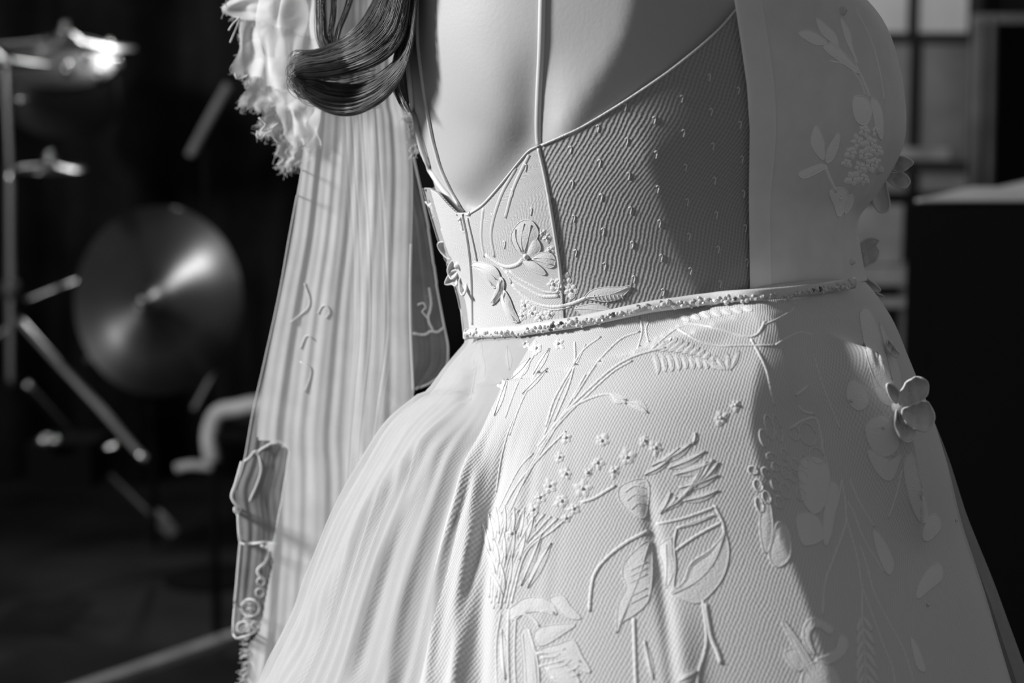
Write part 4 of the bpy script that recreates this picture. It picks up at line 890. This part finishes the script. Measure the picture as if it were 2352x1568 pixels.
vcord([(945, 560), (943, 640), (944, 760), (950, 900)], .0011, 'veil_hem', bvh_of([v1]))
vcord([(560, 1060), (575, 1050), (590, 1035), (600, 1080), (575, 1150)], .001); vcord([(555, 1060), (541, 1110), (532, 1140), (545, 1170), (552, 1240), (575, 1248), (610, 1245), (640, 1250)], .0014)
vcord([(553, 1240), (545, 1330), (536, 1452), (560, 1462), (590, 1445), (605, 1420)], .0012); vcord([(600, 1250), (618, 1265), (608, 1290), (592, 1310), (604, 1330)], .0016)
vcord([(588, 1042), (610, 1025), (640, 1013), (664, 1030), (662, 1060), (652, 1130), (632, 1238)], .0012); vcord([(886, 900), (905, 925), (920, 935), (935, 930)], .0013); vcord([(895, 945), (905, 925), (910, 905)], .001)
for c, r in (((575, 1395), 20), ((598, 1360), 10), ((560, 1440), 14), ((588, 1435), 10), ((600, 1335), 9), ((545, 1170), 8)):
    t = np.linspace(0, 2 * math.pi, 13); vcord([(c[0] + r * math.cos(a), c[1] + r * math.sin(a)) for a in t], .0011, 'lace_ring')
for q in ([(700, 650), (712, 690), (705, 710), (680, 730), (668, 740)], [(730, 720), (745, 700), (758, 715), (748, 730)], [(690, 800), (705, 770), (720, 780)], [(700, 900), (715, 850), (690, 830)]): vcord(q, .001, 'lace_sprig', bvh_of([v1]))
# ruffled tiers at the top left, raw edged
def ruffle(lr, rr, Y0, waves, amp, seed, mat='veil_dense', frn=140, rag=4):
    m_ = sheet(lr, rr, Y0 + .012, waves * .4, amp * .25, 40, 70, seed, rag, .4); r0 = np.random.default_rng(seed + 50)
    g = m_.v[0].reshape(40, 70, 3); U, V = np.meshgrid(np.linspace(0, 1, 70), np.linspace(0, 1, 40)); d = 0 * U; e = 0 * U
    for k in range(14):
        fx, fy = r0.uniform(1, 9), r0.uniform(-6, 6); d += math.exp(-k * .05) * np.sin(fx * U * 3 + fy * V * 3 + r0.uniform(0, 6)); e += np.sin(fy * U * 3 + fx * V * 4 + r0.uniform(0, 6))
    g[..., 1] += d * amp * .07; g[..., 0] += e * .0005; g[..., 2] += d * .0003
    m_.v[0] = g.reshape(-1, 3)
    o = m_.build('veil_ruffle', M[mat], veil)
    r_ = np.random.default_rng(seed); fr = MB(); g = m_.v[0].reshape(40, 70, 3)
    for k in range(frn):
        p = g[39, r_.integers(0, 69)] if r_.random() < .6 else g[r_.integers(4, 39), 0]
        d = r_.normal(0, 1, 3) * [.6, .6, .4] + [-.35, 0, -.7]; d /= np.linalg.norm(d); L = r_.uniform(.001, .0045)
        fr.tube(catmull([p, p + d * L * .6 + r_.normal(0, .0008, 3), p + d * L + r_.normal(0, .0015, 3)], 5), 0.00016, 3, False)
    f = fr.build('frayed_edge', M['thread'], o); f['kind'] = 'stuff'
    return o
ruffle([(540, -60), (520, -5), (518, 18), (535, 36), (556, 44)], [(740, -60), (735, -5), (735, 30), (735, 60), (735, 90)], .03, 2.5, .008, 11)
ruffle([(610, -380), (550, -150), (553, 45), (550, 100), (537, 140), (534, 160), (546, 176)], [(790, -380), (740, -150), (735, 45), (735, 100), (735, 140), (725, 190)], .04, 3.0, .009, 12)
ruffle([(575, 90), (571, 160), (564, 205), (549, 238), (556, 246)], [(740, 90), (740, 160), (735, 205), (730, 238), (725, 250)], .05, 2.4, .009, 13)
ruffle([(620, 190), (612, 240), (600, 275), (592, 300), (600, 308)], [(740, 190), (740, 240), (738, 270), (735, 290), (720, 330)], .058, 2.6, .009, 14)
ruffle([(648, 280), (643, 320), (638, 360), (636, 388)], [(735, 280), (725, 320), (712, 350), (700, 380)], .062, 2.0, .007, 15)
ruffle([(640, -420), (600, -200), (590, 40), (600, 120), (615, 200)], [(800, -420), (745, -200), (735, 40), (735, 120), (730, 210)], .022, 1.6, .006, 16, 'veil', 20, 1)
ruffle([(600, 130), (612, 200), (640, 260), (665, 330)], [(735, 130), (735, 200), (735, 260), (735, 340)], .034, 1.6, .006, 17, 'veil', 30, 1)
for q in ([(540, 168), (545, 180), (560, 178), (570, 172)], [(525, 70), (535, 55), (550, 40)], [(528, 98), (540, 70), (550, 45)], [(592, 300), (590, 312), (600, 318), (615, 305), (630, 318), (640, 330)], [(594, 270), (610, 285), (600, 300), (622, 296), (640, 282)]):
    MB().tube(catmull([P(x, y, .04) for x, y in q], 16), .0006, 5).build('loose_thread', M['thread'], veil)
# small ruffle caught between the hair and the back
ruffle([(930, 240), (938, 280), (940, 320), (945, 355)], [(938, 240), (955, 280), (962, 320), (972, 345)], .03, 1.2, .003, 18, 'veil', 30, 2)
# ragged hem of the veil at the lower left
g_ = v1_full.v[0].reshape(300, 200, 3)[::2, ::1][40:150]; fr = MB()
for k in range(160):
    p = g_[rng.integers(92, 110), 0]; d = nrm(np.array([-.8, 0, -.5]) + rng.normal(0, .4, 3)); L = rng.uniform(.003, .009)
    fr.tube(catmull([p, p + d * L * .6 + rng.normal(0, .001, 3), p + d * L], 5), .00025, 3, False)
f = fr.build('frayed_edge', M['thread'], veil); f['kind'] = 'stuff'
# ------------------------------------------------------------------ background: drum hardware on the left
def tube_px(pts, Y, r, seg=10, n=None):
    q = np.array([P(x, y, Y if np.isscalar(Y) else Y[i]) for i, (x, y) in enumerate(pts)]); return MB().tube(catmull(q, n or max(2, 6 * len(q))), r, seg)
def cymbal(name, label, c_px, Y, rad, axis, mat='brass', group=None):
    c = P(*c_px, Y); ax = nrm(np.array(axis, float))
    root = empty(name, c); tag(root, label, 'cymbal', group)
    prof = [(.006, .0), (rad * .12, -.001), (rad * .2, -.012 * rad / .2), (rad * .24, -.024 * rad / .2), (rad * .6, -.032 * rad / .2), (rad, -.042 * rad / .2), (rad, -.0445 * rad / .2), (rad * .6, -.035 * rad / .2), (rad * .24, -.027 * rad / .2), (rad * .2, -.015 * rad / .2), (.006, -.004)]
    m_ = MB().lathe(prof, (0, 0, 0), (0, 0, 1), 72); me_o = m_.build('cymbal_plate', M[mat])
    me_o.parent = root; BASE[me_o.name] = BASE[root.name]
    me_o.rotation_euler = Vector(ax).to_track_quat('Z', 'Y').to_euler()
    MB().lathe([(.002, .03), (.009, .03), (.012, .018), (.006, .012), (.02, .008), (.02, .001), (.004, 0)], c, ax, 16).build('wing_nut', M['chrome'], root)
    return root, c, ax
YD = 3.2
cy1, c1, a1 = cymbal('crash_cymbal', 'topmost cymbal at the upper left, seen edge-on and brightly lit', (150, 74), YD, .195, (.04, -.155, 1))
cy2, c2, a2 = cymbal('crash_cymbal', 'shorter cymbal just below the topmost one, cut by the left edge', (-30, 113), YD + .1, .19, (.02, -.15, 1))
cy3, c3, a3 = cymbal('hi_hat_cymbal', 'small edge-on cymbal halfway up the left side', (115, 370), YD - .1, .098, (.03, -.15, 1))
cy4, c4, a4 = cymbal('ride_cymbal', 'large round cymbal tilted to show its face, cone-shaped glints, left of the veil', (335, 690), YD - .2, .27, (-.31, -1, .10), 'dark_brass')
def stand(name, label, parts):
    base = P(*parts[0][1][0], parts[0][2] if np.isscalar(parts[0][2]) else parts[0][2][0]); base[2] = 0
    r = empty(name, base); tag(r, label, 'stand')
    for nm, pts, Y, rad, mt in parts: tube_px(pts, Y, rad).build(nm, M[mt], r)
    return r
s1 = stand('cymbal_stand', 'chrome tripod stand at the left edge with long slanting legs', [('pole', [(24, 380), (25, 600), (26, 900)], YD - .1, .012, 'chrome'), ('pole', [(14, 120), (18, 260), (24, 400)], YD - .1, .008, 'chrome'),
      ('leg', [(45, 735), (130, 830), (240, 950), (335, 1058)], [YD - .1, YD - .2, YD - .3, YD - .4], .012, 'chrome'), ('leg', [(60, 880), (160, 990), (250, 1090), (350, 1190)], [YD - .1, YD, YD + .1, YD + .15], .011, 'chrome'),
      ('leg', [(45, 735), (-60, 820), (-170, 960)], YD, .011, 'chrome'), ('brace', [(190, 1045), (270, 1022)], YD - .1, .009, 'chrome'), ('brace', [(60, 690), (190, 640), (300, 610)], YD + .1, .008, 'chrome')])
MB().lathe([(.001, .03), (.02, .03), (.022, 0), (.018, -.06), (.001, -.062)], P(368, 1195, YD + .15), nrm(P(368, 1195, YD) - P(300, 1130, YD)) * -1, 14).build('rubber_foot', M['grey_paint'], s1)
MB().lathe([(.001, .025), (.022, .025), (.024, 0), (.022, -.025), (.001, -.025)], P(26, 665, YD - .1), (0, 0, 1), 16).build('collar', M['black_metal'], s1)
for x, y, r in ((20, 145, .016), (50, 230, .016)): MB().lathe([(r * math.sin(a), -r * math.cos(a)) for a in np.linspace(.05, 3.09, 9)], P(x, y, YD - .12), (0, 0, 1), 14).build('clamp_nut', M['chrome'], s1)
s2 = stand('cymbal_stand', 'thin slanted stand carrying the large round cymbal', [('pole', [(340, 690), (345, 800), (350, 1000), (355, 1250)], YD - .02, .011, 'cabinet'), ('leg', [(520, 800), (480, 880), (445, 945)], YD - .2, .012, 'chrome'), ('leg', [(335, 700), (260, 780), (200, 830)], YD, .011, 'black_metal'), ('pole', [(335, 690), (430, 720), (520, 800)], YD - .15, .010, 'black_metal')])
s3 = stand('boom_arm', 'pale slanting boom arm left of the veil', [('arm', [(525, 195), (480, 275), (436, 358)], YD, .013, 'drape')])
bq_ = P(470, 295, YD + .02); MB().tube([bq_, (bq_[0], bq_[1], 0.0)], .009, 8).build('pole', M['cabinet'], s3)
MB().lathe([(.001, .02), (.14, .012), (.15, 0), (.001, 0)], (bq_[0], bq_[1], 0), (0, 0, 1), 24).build('base', M['cabinet'], s3)
s3['category'] = 'boom arm'
# drum with lugs in the gloom
dc = P(150, 200, YD + .75); dr = empty('tom_drum', dc); tag(dr, 'dark drum shell with chrome lugs under the topmost cymbal', 'drum')
MB().lathe([(.001, .10), (.17, .10), (.175, .095), (.175, -.095), (.17, -.10), (.001, -.10)], dc, (.1, -.5, .8), 40).build('shell', M['black_metal'], dr)
MB().lathe([(.176, .10), (.184, .10), (.184, .085), (.176, .085)], dc, (.1, -.5, .8), 40).build('hoop', M['black_metal'], dr)
for x, y in ((155, 160), (200, 137), (250, 110), (270, 150), (225, 175)): MB().lathe([(.018 * math.sin(a), -.026 * math.cos(a)) for a in np.linspace(.05, 3.09, 9)], P(x, y, YD + .52), (0, 0, 1), 12).build('lug', M['chrome'], dr)
fc = P(105, 1015, YD - .25); ft = empty('kick_pedal', (fc[0], fc[1], 0)); tag(ft, 'low pedal with a shiny round bolt beside the slanting stand legs', 'pedal')
for x, r in ((103, .019), (128, .015)): MB().lathe([(r * math.sin(a), -r * math.cos(a)) for a in np.linspace(.05, 3.09, 9)], P(x, 1013, YD - .25), (0, 0, 1), 14).build('bolt', M['chrome'], ft)
q0 = P(60, 1020, YD - .2); q1 = P(210, 1120, YD - .2); MB().box((q0[0], q0[1], q1[2]), (q1[0], q1[1] + .2, q0[2])).build('footboard', M['cabinet'], ft, smooth=False)
hb = P(488, 1060, YD - .5); stl = empty('drum_stool', (hb[0] + .1, hb[1], 0)); tag(stl, 'low stool with a thick pale bent rim, half hidden by the veil', 'stool')
tube_px([(488, 1060), (482, 1000), (500, 950), (545, 938), (600, 930), (680, 960)], YD - .5, .022, 14, 40).build('rim', M['grey_paint'], stl)
MB().lathe([(.001, .02), (.15, .02), (.17, .0), (.15, -.02), (.001, -.02)], P(600, 985, YD - .38), (0, 0, 1), 28).build('seat', M['cabinet'], stl)
for x in (489, 600, 700):
    t0 = P(x, 1055 if x < 500 else 990, YD - .5 if x < 500 else YD - .38); MB().tube([t0, (t0[0], t0[1], 0)], .010, 8).build('leg', M['cabinet'], stl)
tube_px([(405, 1075), (440, 1068), (489, 1072)], YD - .5, .013, 10, 10).build('footrest', M['grey_paint'], stl)
# stage edge on the floor
def floor_pt(px, py):
    d = ray(px, py); t = -CAM[2] / d[2]; return CAM + d * t
e0 = floor_pt(180, 1592); e1 = floor_pt(640, 1432)
dd = nrm(e1 - e0); pp = np.array([-dd[1], dd[0], 0]); a_ = e0 - dd * 1.5; b_ = e1 + dd * 2.5
m_ = MB(); v = []
for z in (.001, .018):
    for q in (a_ - pp * .02, b_ - pp * .02, b_ + pp * .02, a_ + pp * .02): v.append(np.array([q[0], q[1], z]))
m_.add(v, [(0, 1, 5, 4), (1, 2, 6, 5), (2, 3, 7, 6), (3, 0, 4, 7), (4, 5, 6, 7), (3, 2, 1, 0)])
tag(m_.build('trim_1', M['wood_edge'], smooth=False), kind='structure')
# ------------------------------------------------------------------ background right: window, wall, cabinet
YW = 3.6
def rect(x0, y0, x1, y1, Y, d):
    a = P(x0, y1, Y); b_ = P(x1, y0, Y); return MB().box((a[0], Y, a[2]), (b_[0], Y + d, b_[2]))
win = rect(1880, 420, 2225, 60, YW + .1, .02); 
w = rect(1860, -260, 1890, 440, YW, .08).build('window_1', M['frame_dark'], smooth=False); tag(w, 'dark framed window with bright upper panes behind the bride', kind='structure')
def wpart(nm, r, mt, d=.05, Y=YW): return rect(*r, Y, d).build(nm, M[mt], w, smooth=False)
wpart('mullion', (2088, -260, 2116, 440), 'frame_dark', .08); wpart('frame_side', (2228, -260, 2262, 440), 'frame_dark', .08); wpart('glazing_bar', (1880, 74, 2230, 98), 'frame_dark', .06); wpart('glazing_bar', (1880, 368, 2230, 398), 'frame_dark', .06)
wpart('glazing_bar', (1880, -262, 2262, -235), 'frame_dark', .06); wpart('window_sill', (1880, 340, 2180, 366), 'grey_paint', .03, YW - .02)
for x0, x1 in ((1885, 2092), (2112, 2232)):
    wpart('pane', (x0, -240, x1, 84), 'pane_bright', .006, YW + .04); wpart('pane', (x0, 88, x1, 384), 'pane_dim', .006, YW + .04); wpart('pane', (x0, 388, x1, 440), 'pane_dim', .006, YW + .04)
wr = rect(2255, -260, 3200, 1300, YW + .02, .1).build('wall_right', M['black_wall'], smooth=False); tag(wr, kind='structure')
wl = rect(1500, 440, 2300, 1300, YW + .03, .1).build('wall_under_window', M['black_wall'], smooth=False); tag(wl, kind='structure')
g = np.array([[P(2238 + 40 * u + 6 * math.sin(u * 9) + (y - 60) * -.02, y, YW - .1 + .03 * math.sin(u * 12)) for u in np.linspace(0, 1, 24)] for y in (40, 440)])
o = MB().grid(g).build('window_drape', M['drape']); md = o.modifiers.new('s', 'SOLIDIFY'); md.thickness = .01
tag(o, 'narrow grey drape hanging right of the window', 'curtain')
o = rect(2240, 32, 2420, 52, YW - .12, .05).build('drape_rail', M['drape'], smooth=False); tag(o, 'short pale rail above the grey drape', 'rail')
# black cabinet
YC = 1.15
ca = P(2068, 1135, YC); cb = P(2068, 470, YC)
cab = empty('speaker_cabinet', (ca[0] + .35, YC + .25, 0)); tag(cab, 'tall black cabinet at the right edge with a pale cloth on top', 'cabinet')
SH = .19      # the cabinet stands turned a little away from the camera
def skew(m_):
    for v in m_.v: v[:, 0] += (v[:, 1] - YC) * SH / .5; v[:, 1] += -(v[:, 0] - ca[0]) * .1
    return m_
skew(MB().box((ca[0], YC, .03), (ca[0] + .75, YC + .5, cb[2]))).build('cabinet_body', M['cabinet'], cab, smooth=False)
skew(MB().box((ca[0] + .04, YC - .012, .1), (ca[0] + .71, YC - .001, cb[2] - .05))).build('grille', M['cabinet'], cab, smooth=False)
for dx in (.05, .65): MB().lathe([(.03, .03), (.03, 0)], (ca[0] + dx + .03, YC + .06, 0), (0, 0, 1), 12).build('foot', M['black_metal'], cab)
g = []
for u in np.linspace(0, 1, 20):
    g.append([(ca[0] + .01 + .74 * t, YC - .004 + .5 * u, cb[2] + .004 + (.012 + .03 * min(1, t * 2.6)) * (1 - (2 * u - 1) ** 4) * (1 + .25 * math.sin(t * 17 + u * 5)) * min(1, t * 9 + .1)) for t in np.linspace(0, 1, 60)])
o = skew(MB().grid(np.array(g))).build('folded_cloth', M['paper']); md = o.modifiers.new('s', 'SOLIDIFY'); md.thickness = .004
tag(o, 'pale rumpled cloth lying on top of the black cabinet', 'cloth')
# pale stacked chairs beyond the cabinet
ch = empty('stacked_chair', P(2010, 640, 2.6) * [1, 1, 0]); tag(ch, 'pale out-of-focus chair between the bride and the black cabinet', 'chair')
for nm, r in (('backrest', (1900, 470, 2075, 606)), ('seat', (1900, 610, 2080, 655)), ('rail', (1900, 685, 2085, 705))): rect(*r, 2.6, .03).build(nm, M['pale_paint'], ch, smooth=False)
for x in (1930, 2085): 
    p = P(x, 600, 2.6); MB().tube([(p[0], 2.62, 0), (p[0], 2.62, p[2])], .012, 8).build('leg', M['black_metal'], ch)
